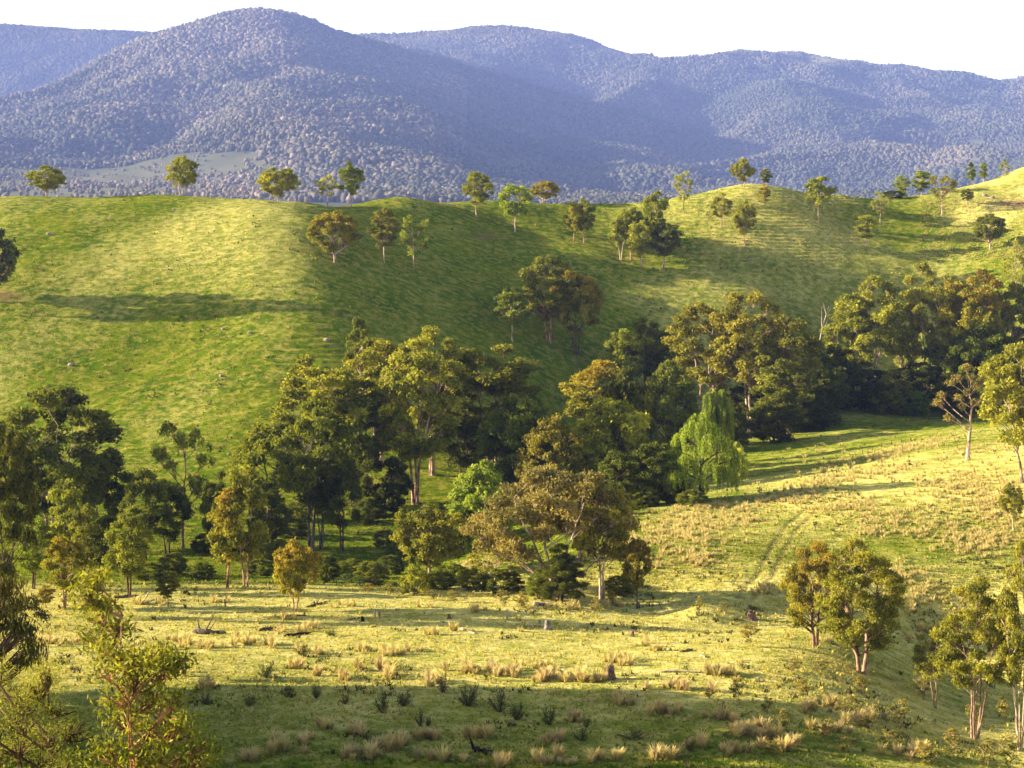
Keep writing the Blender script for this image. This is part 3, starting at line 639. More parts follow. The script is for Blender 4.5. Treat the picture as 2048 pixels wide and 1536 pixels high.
KINDS['nearb'] = lambda s: make_tree(s, 15, 7.5, [(0.3, .5), (0.42, .95), (0.6, 1), (0.8, .7), (0.99, .25)], 40, 0.12, 9, 60, 0.27, 0.11, 0.42, 0.06, 5, 0.3, fill=.3, spread=.55, hang=.5)
KINDS['nearc'] = lambda s: make_tree(s, 9, 4.5, [(0.35, .6), (0.5, 1), (0.7, .9), (0.97, .3)], 15, 0.17, 7, 46, 0.24, 0.10, 0.36, 0.1, 2, 0.12, fill=.3, spread=.4, hang=.5)
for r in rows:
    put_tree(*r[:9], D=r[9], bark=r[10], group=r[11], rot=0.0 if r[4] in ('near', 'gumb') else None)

UND = [
 (415, 1105, 1064, 65, 'left of the lone open gum'),
 (300, 1160, 1123, 71, 'behind the small grey-green round tree'),
 (345, 1150, 1101, 55, 'in the hollow under the lone open gum'),
 (405, 1158, 1122, 50, 'between the lone open gum and the golden pair'),
 (520, 1150, 1116, 71, 'right of the golden pair'),
 (560, 1125, 1074, 64, 'behind the orange-leaved tree'),
 (655, 1165, 1107, 49, 'on the bank right of the orange-leaved tree'),
 (700, 1158, 1117, 79, 'on the bank under the clearing'),
 (740, 1170, 1119, 69, 'beside the bank left of the yellow-green shrub'),
 (780, 1150, 1108, 57, 'under the edge of the domed olive tree'),
 (800, 1120, 1083, 62, 'left of the domed olive tree'),
 (770, 1095, 1055, 47, 'in the clearing under the black trunk'),
 (740, 1045, 991, 62, 'under the cream trunk'),
 (600, 1040, 998, 58, 'among the grey trunks, high'),
 (480, 1100, 1061, 65, 'behind the golden pair'),
 (585, 1075, 1032, 69, 'at the foot of the grey trunks'),
 (870, 1040, 1004, 67, 'between pink trunks and the pale green tree'),
 (900, 1060, 1005, 70, 'under the pale green tree'),
 (1185, 1035, 985, 61, 'behind the white-trunked gum'),
 (1150, 1060, 1021, 61, 'under the right end of the spreading gum'),
 (1290, 1015, 966, 63, 'where the tussock slope meets the wood'),
 (1345, 1005, 969, 65, 'at the left foot of the bright willow'),
 (1385, 1012, 978, 64, 'under the bright willow'),
 (1120, 1020, 968, 65, 'behind the spreading gum'),
 (1330, 965, 907, 78, 'left of the back willow'),
 (905, 1165, 1125, 72, 'on the grassy bank below the domed tree'),
 (950, 1180, 1133, 64, 'on the bank left of the spreading gum'),
 (1010, 1185, 1138, 74, 'at the left foot of the spreading gum'),
 (880, 1178, 1139, 60, 'in the ditch below the domed tree'),
 (1240, 1190, 1147, 62, 'right of the white trunks'),
]
for i, (px, b, tp, wd, a) in enumerate(UND):
    put_tree(px, b, tp, wd, 'low', 501 + i % 3, [(.05, .075, .018), (.07, .10, .02), (.09, .10, .035)][i % 3], .1, ['dark', 'green', 'olive'][i % 3] + ' undergrowth bush ' + a, 'bush', None, DB, None, 'undergrowth by the creek', 'bush')

# the spreading pink-brown gum: several low limbs fanning out from a hidden fork
spr = make_tree(171, 15, 20, None or [(0.2, .6), (1, .6)], tr=0.6, split=0.12, stems=4, spread=0.75, top=0.85, clumps=15, leaves=44, L=0.42, LW=0.17, cr=0.8, hang=.4,
    lobes=[(-.8, .1, .62, .055), (-.92, -.1, .55, .045), (-.62, .2, .72, .07), (-.66, -.3, .58, .07), (-.45, 0, .84, .075), (-.4, -.35, .70, .07), (-.22, .3, .93, .06), (-.25, -.1, .95, .06),
           (-.2, -.4, .80, .07), (-.05, .2, .86, .06), (0, -.2, .90, .06), (.1, -.4, .74, .07), (.22, .1, .86, .07), (.3, -.25, .88, .06), (.42, .25, .86, .07), (.5, -.1, .82, .07), (.62, .1, .74, .07), (.74, -.15, .64, .06), (.82, .1, .56, .05),
           (-.7, .3, .45, .06), (-.5, -.3, .47, .07), (-.8, -.1, .42, .05), (-.3, .1, .60, .07), (0, .3, .60, .07), (.25, -.3, .60, .06), (.5, .2, .62, .06), (-.55, .3, .32, .06), (-.35, -.3, .38, .06), (-.15, -.2, .52, .06), (.7, .3, .45, .05), (.4, .4, .48, .05), (-.5, .1, .66, .08), (-.3, -.2, .76, .08), (-.1, 0, .70, .08), (.1, .2, .70, .08), (.32, 0, .72, .08), (.52, -.2, .70, .07), (-.12, .1, .98, .05), (.12, 0, .94, .06), (.38, 0, .95, .05), (-.5, 0, .42, .07), (.14, .3, .52, .06), (-.7, 0, .60, .07)])
put_tree(1112, 1195, 945, 330, 'x', 0, (.145, .12, .075), .05, 'wide spreading gum with pink-brown leaves and bare white limbs by the creek', bark=(.62, .5, .42), rot=0, made=spr, group='creek bank trees')
# the crooked, half-bare tree on the right slope
crk = make_tree(172, 12, 9, [(0.3, .6), (1, .5)], tr=0.34, split=0.30, stems=1, top=0.7, clumps=6, leaves=22, L=0.36, LW=0.15, cr=0.5,
    lobes=[(-.95, 0, .62, .06), (-.75, .2, .68, .06), (-.55, -.1, .82, .07), (-.3, .1, .88, .06), (-.35, -.2, .68, .07), (0, .1, 1.0, .05), (.1, -.1, .9, .05), (.3, 0, .8, .07), (.5, .1, .86, .05), (.6, -.1, .72, .07), (-.05, 0, .72, .07), (-.6, 0, .45, .04), (.3, .2, .6, .06), (-.15, .1, .58, .05)])
put_tree(1935, 920, 735, 118, 'x', 0, (.12, .10, .055), .05, 'crooked half-bare tree with a bent pale trunk on the tussock slope', bark=(.58, .44, .36), rot=0, made=crk, group=None)
# big gum leaning in from the right edge
rgt = KINDS['gumb'](173)
put_tree(2050, 965, 668, 190, 'x', 0, (.15, .15, .035), .4, 'large leafy yellow-olive gum leaning in from the right edge', rot=2.2, made=rgt)

# weeping willows: arching limbs hung with curtains of fine strands
def make_willow(seed, H, W, tiers):
    rng = np.random.default_rng(seed); tk = Geo(); cs = []; vv = []
    path = bez(np.array([0, 0, -.4]), np.array([.3, 0, H * .5]), np.array([0, 0, H * .9]), 10); tk.add(*tube(path, np.linspace(.4, .08, 10), 8))
    V = []; vn = []
    for (x, y, z, r, drop) in tiers:
        c = np.array([x * W / 2, y * W / 2, z * H]); p0 = path[np.argmin(np.abs(path[:, 2] - c[2] * .7))]
        tk.add(*tube(bez(p0, (p0 + c) / 2 + [0, 0, .9], c, 7), np.linspace(.14, .03, 7), 5))
        nb = 7; ba = rng.uniform(0, 6.283, nb); br_ = r * W * np.sqrt(rng.uniform(.1, 1, nb)); bd = rng.uniform(.6, 1.25, nb)
        for k in range(49):
            w_ = k % nb; a = ba[w_] + rng.normal(0, .22); rr = max(0, br_[w_] + rng.normal(0, .14)); s = c + [rr * math.cos(a), rr * math.sin(a), (r * W * .55) * (1 - (rr / (r * W)) ** 2)]
            ln = drop * H * bd[w_] * rng.uniform(.6, 1.1); n = int(ln / .14) + 2
            t = np.linspace(0, 1, n)[:, None]
            out = np.array([math.cos(a), math.sin(a), 0]) * .35
            st = s + out * np.sqrt(t) + np.array([0, 0, -1]) * ln * t + rng.normal(0, .05, (n, 3))
            q = st.shape[0]; b = rng.uniform(0, 1)
            V.append(np.repeat(st, 2, 0) + rng.normal(0, .07, (q * 2, 3))); vn += [b] * (q * 2)
    c = np.concatenate(V); v, q = leaf_cards(c, .30, .075, rng, .75)
    vn = np.clip(np.array(vn) + rng.normal(0, .15, len(vn)), 0, 1)
    return tk.mesh('trunk', [M_bark]), mesh_from('crown', v, q, False, {'v': np.repeat(vn, 4), 'tip': np.zeros(len(v))}, [M_leaf]), H, W
w1 = make_willow(5, 12, 11, [(-.02, 0, .93, .10, .20), (-.2, -.2, .84, .10, .22), (.22, .1, .82, .10, .20), (-.42, 0, .70, .11, .22), (.05, -.4, .70, .12, .26), (.42, -.2, .68, .10, .22), (-.66, -.1, .55, .11, .22), (-.9, 0, .46, .08, .24), (-.35, -.5, .50, .12, .24),
    (.15, -.7, .42, .10, .24), (.6, 0, .55, .11, .24), (.85, .1, .44, .09, .24), (.5, -.5, .36, .10, .22), (-.6, -.6, .34, .10, .2), (0, .4, .6, .15, .3), (.4, .5, .45, .14, .3), (-.4, .5, .45, .14, .3), (-.1, -.6, .24, .08, .14)])
put_tree(1402, 1000, 822, 168, 'x', 0, (.145, .182, .037), 0, 'bright weeping willow with hanging curtains of leaves in front of the dark wood', made=w1, rot=0, bark=DB, name='weeping_willow', cat='willow', group='weeping willows')
w2 = make_willow(9, 11, 7, [(-.5, 0, .9, .16, .6), (-.15, .1, .94, .12, .5), (.35, 0, .95, .12, .6), (.7, .1, .85, .14, .6), (0, -.3, .75, .16, .5), (.5, -.3, .7, .16, .5), (-.5, -.3, .7, .16, .5)])
put_tree(1432, 930, 778, 60, 'x', 0, (.12, .148, .033), 0, 'smaller weeping willow rising behind the bright one', made=w2, rot=0, bark=DB, name='weeping_willow', cat='willow', group='weeping willows')

ORD = 'first second third fourth fifth sixth seventh eighth ninth tenth eleventh twelfth'.split()
# tall trees just off the left edge of the picture whose long shade falls across the land
for i, (x, y, hh) in enumerate([(-53, 153, 23), (-55, 147, 24), (-52, 137, 23), (-54, 129, 23), (-52, 121, 20), (-50, 113, 22), (-65, 152, 26), (-66, 144, 25), (-66, 131, 27), (-64, 121, 23), (-62, 112, 26)]):
    tm, cm, H0, W0 = kind_mesh('gumb', (121, 138, 51)[i % 3])
    r = link('tree', None, None, (x, y, float(T.zat([x], [y])[0]) - .1)); tag(r, ORD[i] + ' tall dark gum of the paddock edge, beyond the left edge of view', 'tree', 'trees beside the paddock')
    s = hh / H0; r.scale = (s * .9, s * .9, s); r.rotation_euler[2] = i * 1.3
    link('trunk', tm, r).color = (*DB, 1); link('crown', cm, r).color = (.05, .06, .014, .3)
for i, (px, py, hh, k) in enumerate([(-70, 636, 26, 'tall')]):
    p = T.hit(px, py, 300); tm, cm, H0, W0 = kind_mesh(k, (9, 7)[i % 2])
    r = link('tree', None, None, tuple(p)); tag(r, ORD[i] + ' dark tree of the hillside row, beyond the left edge of view', 'tree', 'trees on the hill beyond the left edge')
    s = hh / H0; r.scale = (s * .45, s * .45, s); r.rotation_euler[2] = i * 1.3
    link('trunk', tm, r).color = (*DB, 1); link('crown', cm, r).color = (.04, .06, .014, .0)
# ---------------------------------------------------------------- what stands in the paddock
def custom_tree(px, base_D, lobes_px, name, label, col, tip, bark, seed, cat='tree', group=None, depth=0.5, **kw):
    """plant with hand-placed leaf masses; lobes as picture column, row, radius at the plant's own distance"""
    D = base_D; s = D / F; x0 = (px - 1024) * s; z0 = float(T.zat([x0], [D])[0])
    rng = np.random.default_rng(seed)
    H = max((YH - py + r) * s - z0 for _, py, r in lobes_px); W = 2.0
    lb = [((lx - px) * s, rng.uniform(-depth, depth), ((YH - ly) * s - z0) / H, lr * s / 2.0) for lx, ly, lr in lobes_px]
    tm, cm, _, _ = make_tree(seed, H, W, [(0.1, .5), (1, .5)], lobes=lb, **kw)
    root = link(name, None, None, (x0, D, z0)); tag(root, label, cat, group)
    link('trunk', tm, root).color = (*bark, 1); link('crown', cm, root).color = (*col, tip)
    return root
custom_tree(275, 50, [(190, 1165, 26), (178, 1195, 34), (205, 1215, 36), (185, 1245, 42), (225, 1265, 40), (195, 1290, 44), (240, 1305, 46), (285, 1325, 42), (325, 1312, 36), (350, 1330, 26), (215, 1345, 46), (270, 1370, 50), (325, 1365, 42),
     (235, 1405, 50), (290, 1420, 56), (350, 1410, 44), (250, 1460, 56), (310, 1470, 60), (365, 1460, 44), (220, 1500, 50), (280, 1520, 60), (350, 1515, 56), (400, 1500, 36), (395, 1540, 40), (240, 1560, 60), (320, 1570, 60), (380, 1580, 50)],
    'sapling', 'tall leafy yellow-green gum sapling close by at the lower left', (.25, .255, .03), .12, (.55, .32, .18), 301,
    tr=.09, split=.08, stems=3, spread=.2, top=.9, clumps=15, leaves=13, L=.20, LW=.06, cr=.34, hang=.45, depth=.7)
custom_tree(60, 44, [(20, 1400, 46), (70, 1390, 40), (-40, 1380, 60), (110, 1430, 46), (40, 1450, 60), (-30, 1450, 60), (150, 1470, 46), (90, 1490, 60), (20, 1510, 66), (-50, 1520, 70), (140, 1530, 50), (60, 1560, 70), (180, 1560, 50), (0, 1340, 30), (95, 1350, 22), (60, 1420, 40)],
    'feathery_shrub', 'feathery yellow-green wattle shrub at the bottom left corner', (.30, .30, .04), .1, (.2, .13, .08), 302, cat='shrub',
    tr=.05, split=.05, stems=4, spread=.4, top=.8, clumps=15, leaves=44, L=.085, LW=.016, cr=.34, hang=.1, depth=.7)
custom_tree(-190, 60, [(-10, 1205, 44), (30, 1215, 34), (10, 1245, 44), (50, 1262, 34), (25, 1285, 38), (70, 1290, 20), (60, 1318, 20), (-30, 1260, 50), (-70, 1220, 60), (-120, 1180, 70), (-180, 1160, 80), (-250, 1190, 80), (-150, 1260, 60), (-220, 1120, 70), (-130, 1110, 60), (20, 1180, 26), (0, 1310, 26)],
    'tree', 'near gum whose drooping branch hangs in from the left edge', (.09, .09, .022), .4, (.22, .15, .11), 303,
    tr=.26, split=.2, stems=1, top=.85, clumps=13, leaves=15, L=.21, LW=.052, cr=.34, hang=.75, depth=.6)
custom_tree(90, 160, [(50, 1200, 20), (70, 1215, 24), (85, 1232, 14), (40, 1225, 26), (10, 1215, 30)], 'shrub', 'olive shrub behind the drooping branch at the left edge of the paddock', (.09, .10, .025), .2, DB, 304, cat='shrub', tr=.08, split=.05, stems=3, spread=.5, clumps=8, leaves=30, L=.25, LW=.1, cr=.35)

# spiky dark bushes
def spiky(seed):
    rng = np.random.default_rng(seed); tk = Geo(); cs = []
    for k in range(26):
        a = rng.uniform(0, 6.283); e = rng.uniform(.35, 1.4); ln = rng.uniform(.6, 1.2)
        tip_ = np.array([math.cos(a) * math.cos(e), math.sin(a) * math.cos(e), math.sin(e)]) * ln
        p = bez(np.array([0, 0, -.05]), tip_ * .5 + [0, 0, -.04], tip_, 5); tk.add(*tube(p, np.linspace(.02, .006, 5), 3))
        t = rng.uniform(.3, 1, 26)[:, None]; cs.append(tip_ * t + rng.normal(0, .055, (26, 3)))
    c = np.concatenate(cs); v, q = leaf_cards(c, .15, .035, rng, -.45)
    return tk.mesh('stems', [M_bark]), mesh_from('leaves', v, q, False, {'v': np.repeat(rng.uniform(0, 1, len(c)), 4), 'tip': np.zeros(len(v))}, [M_leaf])
SPK = [spiky(i) for i in range(3)]
bl = ['small dark bush at the left of the bush row, near the tall sapling', 'dark bush in the lit grass above the bush row, its left end', 'low dark bush second in the row from the left', 'upright dry-looking bush between two low ones', 'small bush left of the tall narrow one',
      'tall narrow dark bush beside a wider one', 'wide rounded bush right of the tall narrow one', 'full fan-shaped bush standing by itself in the middle of the row', 'dark ragged bush, left of the touching pair', 'dark bush, right of the touching pair', 'bush at the right end of the row, in the shade',
      'thin dark weed bush in the shade, left of its twin', 'thin dark weed bush in the shade, right of its twin', 'small dark bush near the curved pale stem', 'low dark bush right of the curved pale stem', 'pale dry bush among the straw tussocks', 'dark little bush in the bottom shade near the reddish twig', 'dark bush beside the fallen trunk', 'two-tone dark bush beside the dark logs',
      'bushy weed at the edge of the shade near the sapling', 'dark low weed above the dark burnt log']
for i, (px, py, hp, wp) in enumerate([(500, 1412, 26, 30), (531, 1355, 34, 36), (576, 1395, 26, 26), (633, 1396, 36, 26), (690, 1408, 24, 22), (766, 1426, 50, 26), (808, 1412, 36, 40), (937, 1412, 52, 48), (1000, 1424, 52, 38), (1034, 1438, 40, 40), (1098, 1450, 44, 34),
        (841, 1452, 36, 18), (857, 1452, 26, 16), (1173, 1455, 26, 18), (1165, 1482, 32, 34), (886, 1386, 50, 26), (1380, 1502, 28, 24), (607, 1312, 30, 30), (662, 1272, 16, 26), (410, 1408, 30, 26), (1270, 1478, 20, 60)]):
    p = T.hit(px, py, 105); s = p[1] / F; r = link('bush', None, None, tuple(p)); tag(r, bl[i], 'bush', 'spiky bushes of the paddock')
    r.scale = (wp * s / 1.5, wp * s / 1.5, hp * s / 1.05); r.rotation_euler[2] = i * 2.1
    a, b = SPK[i % 3]; link('stems', a, r).color = (.13, .10, .06, 1)
    link('leaves', b, r).color = ((.20, .17, .09, 0) if i == 15 else (.10, .125, .045, 0) if i % 4 else (.15, .15, .055, 0))

# leafy gum saplings on the lower right
def sapl(seed): return make_tree(seed, 2.2, 1.5, [(0.15, .7), (.5, 1), (.95, .5)], 12, 0.18, 5, 12, .15, .065, .16, .05, 3, .035, fill=.4, spread=.7, hang=.2)
SAP = [sapl(i) for i in (401, 402, 403)]
sp = [(1498, 1292, 50, 36), (1475, 1402, 52, 34), (1565, 1462, 50, 40), (1610, 1396, 40, 44), (1655, 1478, 46, 44), (1700, 1430, 44, 50), (1722, 1388, 40, 34), (1800, 1452, 60, 50), (1775, 1498, 44, 52), (1905, 1512, 60, 44), (1975, 1532, 60, 50), (1535, 1428, 40, 30), (1585, 1345, 30, 50), (1640, 1345, 28, 50), (1420, 1398, 24, 24), (1396, 1228, 40, 22), (1447, 1226, 24, 26), (1415, 1272, 14, 18),
      (1040, 1216, 36, 40), (1004, 1212, 36, 30), (780, 1190, 26, 30), (735, 1184, 20, 36), (905, 1204, 26, 34), (862, 1200, 22, 30), (1225, 1210, 30, 22), (1192, 1222, 30, 26), (1508, 1268, 20, 30), (1870, 1345, 40, 34), (1845, 1390, 40, 44), (1948, 1452, 50, 46), (2010, 1440, 50, 36), (2018, 1535, 70, 50), (1290, 1375, 24, 18), (1450, 1430, 30, 24), (1545, 1508, 30, 44), (1690, 1500, 30, 50), (1858, 1530, 40, 60), (1740, 1458, 30, 40), (350, 1148, 28, 40), (375, 1152, 20, 26), (392, 1190, 20, 14), (975, 1362, 30, 22), (690, 1172, 26, 44), (720, 1176, 22, 40), (325, 1160, 24, 44)]
where = ['on the lit grass left of the orange-headed gum', 'standing alone right of the long grey log', 'at the shade edge below the tussock rows', 'above the shade line, below the orange-headed gum', 'in the shade beside the bottom tussocks', 'below the big oval gum', 'directly under the stout double trunk', 'yellowest of the shrubby patch under the shaded gully', 'low in the shrubby patch at the bottom', 'at the feet of the slim-stemmed gum', 'at the bottom right among thin stems', 'small one left of the shrubby patch',
         'spreading low, left of the thin leaning trunk', 'spreading low, right of the thin leaning trunk', 'tiny one above the shade line', 'upright one on the bright green flat', 'short dark one beside the upright one on the green flat', 'very small one above a straw tuft', 'beside the white fence post', 'behind the white fence post', 'on the creek bank behind the twin posts', 'left of the bank behind the twin posts', 'on the bank under the straggly tree', 'small one on the bank below the domed tree',
         'between the white trunks and the thin black trunk', 'in front of the two white trunks', 'right of the square stump', 'on the gully lip under the spindly gum', 'against the foot of the spindly gum', 'between the slim stems', 'right of the slim stems', 'at the bottom right corner', 'little one beside the golden tussock pair', 'below the lone sapling by the log', 'in the shade, low and wide', 'low among the rusty weeds', 'flat one at the very bottom', 'hiding a straw tussock under the shrubby patch', 'pale green one below the lone open gum', 'right of the pale green one below the lone open gum', 'tiny one on the dry strip left of the golden pair', 'dry one beside the dry bush', 'light green one on the shaded grass under the woodland', 'light green one beside its like under the woodland', 'in the dark hollow behind the little dark sapling']
for i, (px, py, hp, wp) in enumerate(sp):
    p = T.hit(px, py, 105); s = p[1] / F; r = link('gum_sapling', None, None, tuple(p)); tag(r, 'leafy shrub, ' + where[i], 'shrub', 'leafy gum saplings')
    tm, cm, H0, W0 = SAP[i % 3]; r.scale = (wp * s / W0, wp * s / W0, hp * s / H0); r.rotation_euler[2] = i * 1.9
    link('stems', tm, r).color = (.3, .2, .13, 1)
    link('leaves', cm, r).color = ((.09, .17, .03, 0) if i in (38, 39, 42, 43, 44) else [(.30, .28, .05, .3), (.26, .26, .06, .2), (.22, .23, .05, .3)][i % 3])

# straw tussocks
tg = NT("tussock"); oi = tg.new('ShaderNodeObjectInfo')
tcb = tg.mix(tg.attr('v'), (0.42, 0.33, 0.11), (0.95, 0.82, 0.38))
tcb = tg.mix(1.0, tcb, oi.outputs['Color'], 'MULTIPLY')
M_tus = tg.diffuse(tcb, trans=0.4)
def tussock_geo(rng, n=70, seg=3):
    a = rng.uniform(0, 6.283, n); e = np.abs(rng.normal(0, .42, n)).clip(0, 1.1); ln = rng.uniform(.65, 1.1, n)
    d = np.stack([np.cos(a), np.sin(a), np.zeros(n)], 1)
    t = np.linspace(0, 1, seg + 1)[None, :, None]
    up = np.array([0, 0, 1.0])
    ctr = d[:, None] * (0.14 + (np.sin(e)[:, None, None] * t + 0.32 * t ** 2.2) * ln[:, None, None] * .62) + up * ((np.cos(e)[:, None, None] * t - 0.22 * t ** 3) * ln[:, None, None])
    side = np.stack([-d[:, 1], d[:, 0], np.zeros(n)], 1)[:, None] * (0.055 * (1 - 0.85 * t))
    v = np.stack([ctr - side, ctr + side], 2).reshape(-1, 3)
    m = (seg + 1) * 2; k = np.arange(seg) * 2
    q1 = np.stack([k, k + 1, k + 3, k + 2], 1)
    q = (q1[None] + (np.arange(n) * m)[:, None, None]).reshape(-1, 4)
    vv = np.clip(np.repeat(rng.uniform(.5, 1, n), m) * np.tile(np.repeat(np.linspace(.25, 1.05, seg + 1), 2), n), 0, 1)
    return v, q, vv
rt = np.random.default_rng(77)
TUS = []
for i in range(4):
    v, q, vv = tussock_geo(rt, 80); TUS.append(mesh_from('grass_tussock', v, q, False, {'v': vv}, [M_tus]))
# places: (column, row, how many, spread in columns, rows)
cl = [(420, 1296, 8, 60, 6), (480, 1288, 6, 40, 7), (535, 1288, 5, 30, 5), (350, 1285, 4, 30, 6), (115, 1285, 12, 60, 10), (560, 1262, 4, 26, 4), (620, 1258, 5, 30, 6), (606, 1305, 4, 24, 4), (640, 1308, 3, 12, 3), (770, 1308, 9, 50, 6), (840, 1302, 3, 20, 5), (730, 1302, 3, 20, 5), (595, 1335, 2, 8, 8), (718, 1335, 2, 10, 5), (765, 1338, 2, 10, 4), (690, 1360, 3, 10, 5), (638, 1350, 2, 10, 8), (780, 1355, 3, 18, 4), (860, 1372, 4, 20, 8),
      (950, 1345, 8, 44, 6), (1010, 1348, 8, 40, 9), (1060, 1335, 6, 40, 6), (1090, 1360, 9, 50, 8), (1160, 1365, 8, 46, 5), (1225, 1322, 6, 40, 6), (1255, 1328, 4, 20, 5), (1290, 1292, 3, 18, 6), (1315, 1302, 3, 14, 4), (1330, 1376, 1, 4, 2), (1290, 1378, 2, 8, 3), (1365, 1378, 5, 34, 5), (1425, 1384, 1, 4, 2), (1250, 1408, 5, 26, 6), (1335, 1425, 6, 40, 7), (1430, 1348, 5, 40, 5), (1460, 1350, 3, 20, 4), (1310, 1425, 3, 30, 6), (1440, 1440, 7, 60, 8), (1500, 1462, 6, 50, 8),
      (420, 1375, 4, 20, 6), (365, 1350, 2, 12, 5), (1150, 1440, 3, 30, 6), (650, 1455, 4, 20, 6), (600, 1480, 4, 40, 10), (720, 1468, 5, 50, 8), (790, 1490, 5, 40, 10), (850, 1478, 5, 40, 6), (730, 1515, 7, 50, 10), (780, 1500, 4, 30, 10), (560, 1500, 5, 40, 12), (500, 1520, 5, 50, 10), (880, 1520, 5, 60, 10), (960, 1475, 5, 50, 8), (1000, 1530, 5, 60, 8), (1120, 1485, 4, 40, 8), (1100, 1528, 6, 60, 8), (1220, 1520, 5, 50, 8), (1340, 1515, 5, 50, 8), (1380, 1490, 4, 30, 8), (1450, 1500, 5, 60, 10), (1560, 1500, 5, 60, 12),
      (1480, 1468, 8, 50, 6), (1540, 1475, 6, 30, 6), (1640, 1415, 6, 60, 12), (1740, 1440, 6, 70, 14), (1820, 1510, 6, 60, 12), (1680, 1460, 5, 60, 12), (1640, 1280, 5, 30, 6), (1850, 1260, 6, 30, 8), (1820, 1275, 5, 26, 6), (850, 1215, 4, 60, 3), (1180, 1218, 5, 60, 4), (1110, 1215, 5, 60, 4), (1240, 1212, 4, 50, 4), (440, 1205, 4, 30, 3), (300, 1208, 8, 50, 3), (680, 1212, 3, 40, 4), (960, 1222, 3, 30, 3), (860, 1270, 3, 30, 3), (905, 1262, 2, 10, 3), (575, 1238, 2, 20, 3), (1040, 1262, 1, 5, 3)]
spots = []
for cx, cy, n, wx, wy in cl:
    for k in range(n + n // 3):
        px = cx + rt.normal(0, wx * .45); py = cy + rt.normal(0, wy * .5)
        if not (0 < py < 1560): continue
        p = T.hit(px, py, 105); spots.append((p, rt.uniform(.6, 1.35)))
# swathes on the right-hand slope
pol = [((1330, 1085), 120, 55, 260), ((1380, 1050), 70, 35, 170), ((1480, 1040), 70, 24, 90), ((1620, 985), 130, 24, 130), ((1560, 1000), 60, 14, 60), ((1750, 915), 160, 14, 200), ((1650, 960), 100, 12, 80), ((1830, 895), 90, 10, 110), ((1430, 1015), 90, 9, 70), ((1790, 940), 110, 8, 70), ((1920, 970), 90, 40, 200), ((1990, 1010), 70, 60, 260), ((1780, 1035), 90, 26, 110), ((1700, 1010), 60, 16, 70), ((1860, 1060), 70, 22, 50), ((1960, 1085), 90, 30, 170), ((1800, 1150), 60, 22, 60), ((1840, 1200), 70, 26, 50), ((1740, 1065), 60, 16, 30), ((1960, 900), 80, 12, 60), ((960, 1130), 50, 10, 60), ((1400, 1120), 50, 14, 60), ((1640, 1020), 50, 8, 26), ((1530, 1180), 30, 12, 22), ((1640, 900), 60, 26, 26)]
for (cx, cy), wx, wy, n in pol:
    for k in range(n):
        px = cx + rt.normal(0, wx * .5); py = cy + rt.normal(0, wy * .5) - (px - cx) * (.22 if cy < 990 and cx < 1900 else .05)
        if py < 860 or px > 2120: continue
        p = T.hit(px, py, 180); spots.append((p, rt.uniform(.45, 1.0)))
spots.sort(key=lambda s_: s_[0][1])
NT_IND = 290
LMK = [(430, 1292, 'in the row before the fallen grey trunk'), (120, 1285, 'behind the drooping branch on the left'), (620, 1265, 'by the dark half-buried logs'), (770, 1305, 'in the knot of tussocks in mid paddock'), (700, 1345, 'scattered between the bush row and mid paddock'), (420, 1370, 'right of the tall sapling in the sun'), (860, 1372, 'left of the big fan-shaped bush'),
       (970, 1345, 'in the left part of the long tussock row'), (1110, 1352, 'in the long row left of the tall stump'), (1240, 1325, 'just behind the tall stump'), (1300, 1298, 'in the pair of clumps in the open paddock'), (1350, 1380, 'in front of the long grey log'), (1440, 1349, 'at the right end of the long grey log'), (1270, 1415, 'on the shade line below the tall stump'), (1440, 1445, 'in the shrubby ground left of the lower gums'),
       (1500, 1470, 'in the big clump at the shade edge, lower right'), (640, 1465, 'in the shade below the bush row, left'), (740, 1510, 'in the bottom shade left of centre'), (850, 1490, 'in the shade left of the charred log'), (960, 1480, 'around the charred log'), (1110, 1525, 'at the bottom near the reddish stake'), (1150, 1470, 'by the curved pale stem'), (1240, 1515, 'in the dark grass at bottom centre-right'), (1380, 1500, 'in the shade below the shrubby ground'), (1560, 1505, 'along the bottom under the big clump'),
       (1640, 1415, 'under the orange-headed gum'), (1740, 1445, 'under the big oval gum'), (1820, 1510, 'at the feet of the slim-stemmed gums'), (520, 1515, 'at the bottom beside the tall sapling')]
zone = lambda p: ('straw tussock in the foreground paddock' if p[1] < 215 else 'straw tussock on the right-hand slope')
for i, (p, s_) in enumerate(spots[:NT_IND]):
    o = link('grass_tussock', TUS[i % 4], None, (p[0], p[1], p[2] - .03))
    qx, qy = 1024 + F * p[0] / p[1], YH - F * p[2] / p[1]
    lm = min(LMK, key=lambda k_: (k_[0] - qx) ** 2 + (2.2 * (k_[1] - qy)) ** 2)
    tag(o, ('large' if s_ > 1.1 else 'small' if s_ < .85 else 'middling') + ' straw tussock ' + lm[2], 'grass tussock', 'tussocks ' + lm[2])
    o.scale = (s_ * .95, s_ * .95, s_ * 1.1 * rt.uniform(.8, 1.15)); o.rotation_euler[2] = i * 1.1
    k = rt.uniform(.75, 1.1); o.color = (k, k * rt.uniform(.9, 1.0), k * rt.uniform(.75, 1), 1)
extra = []
for k in range(9000):
    px, py = rt.uniform(1310, 1770), rt.uniform(384, 570)
    if rt.uniform() > .75: px, py = rt.uniform(1840, 2060), rt.uniform(395, 520)
    e_ = ((px - 1510) / 230) ** 2 + ((py - 450) / 105) ** 2 if px < 1800 else .5
    if e_ > 1 or rt.uniform() < e_ * .6: continue
    u_ = (px - 1024) / F; D_ = np.linspace(470, 600, 40); p = None
    extra.append((px, py))
ex = np.array(extra); cols = {}
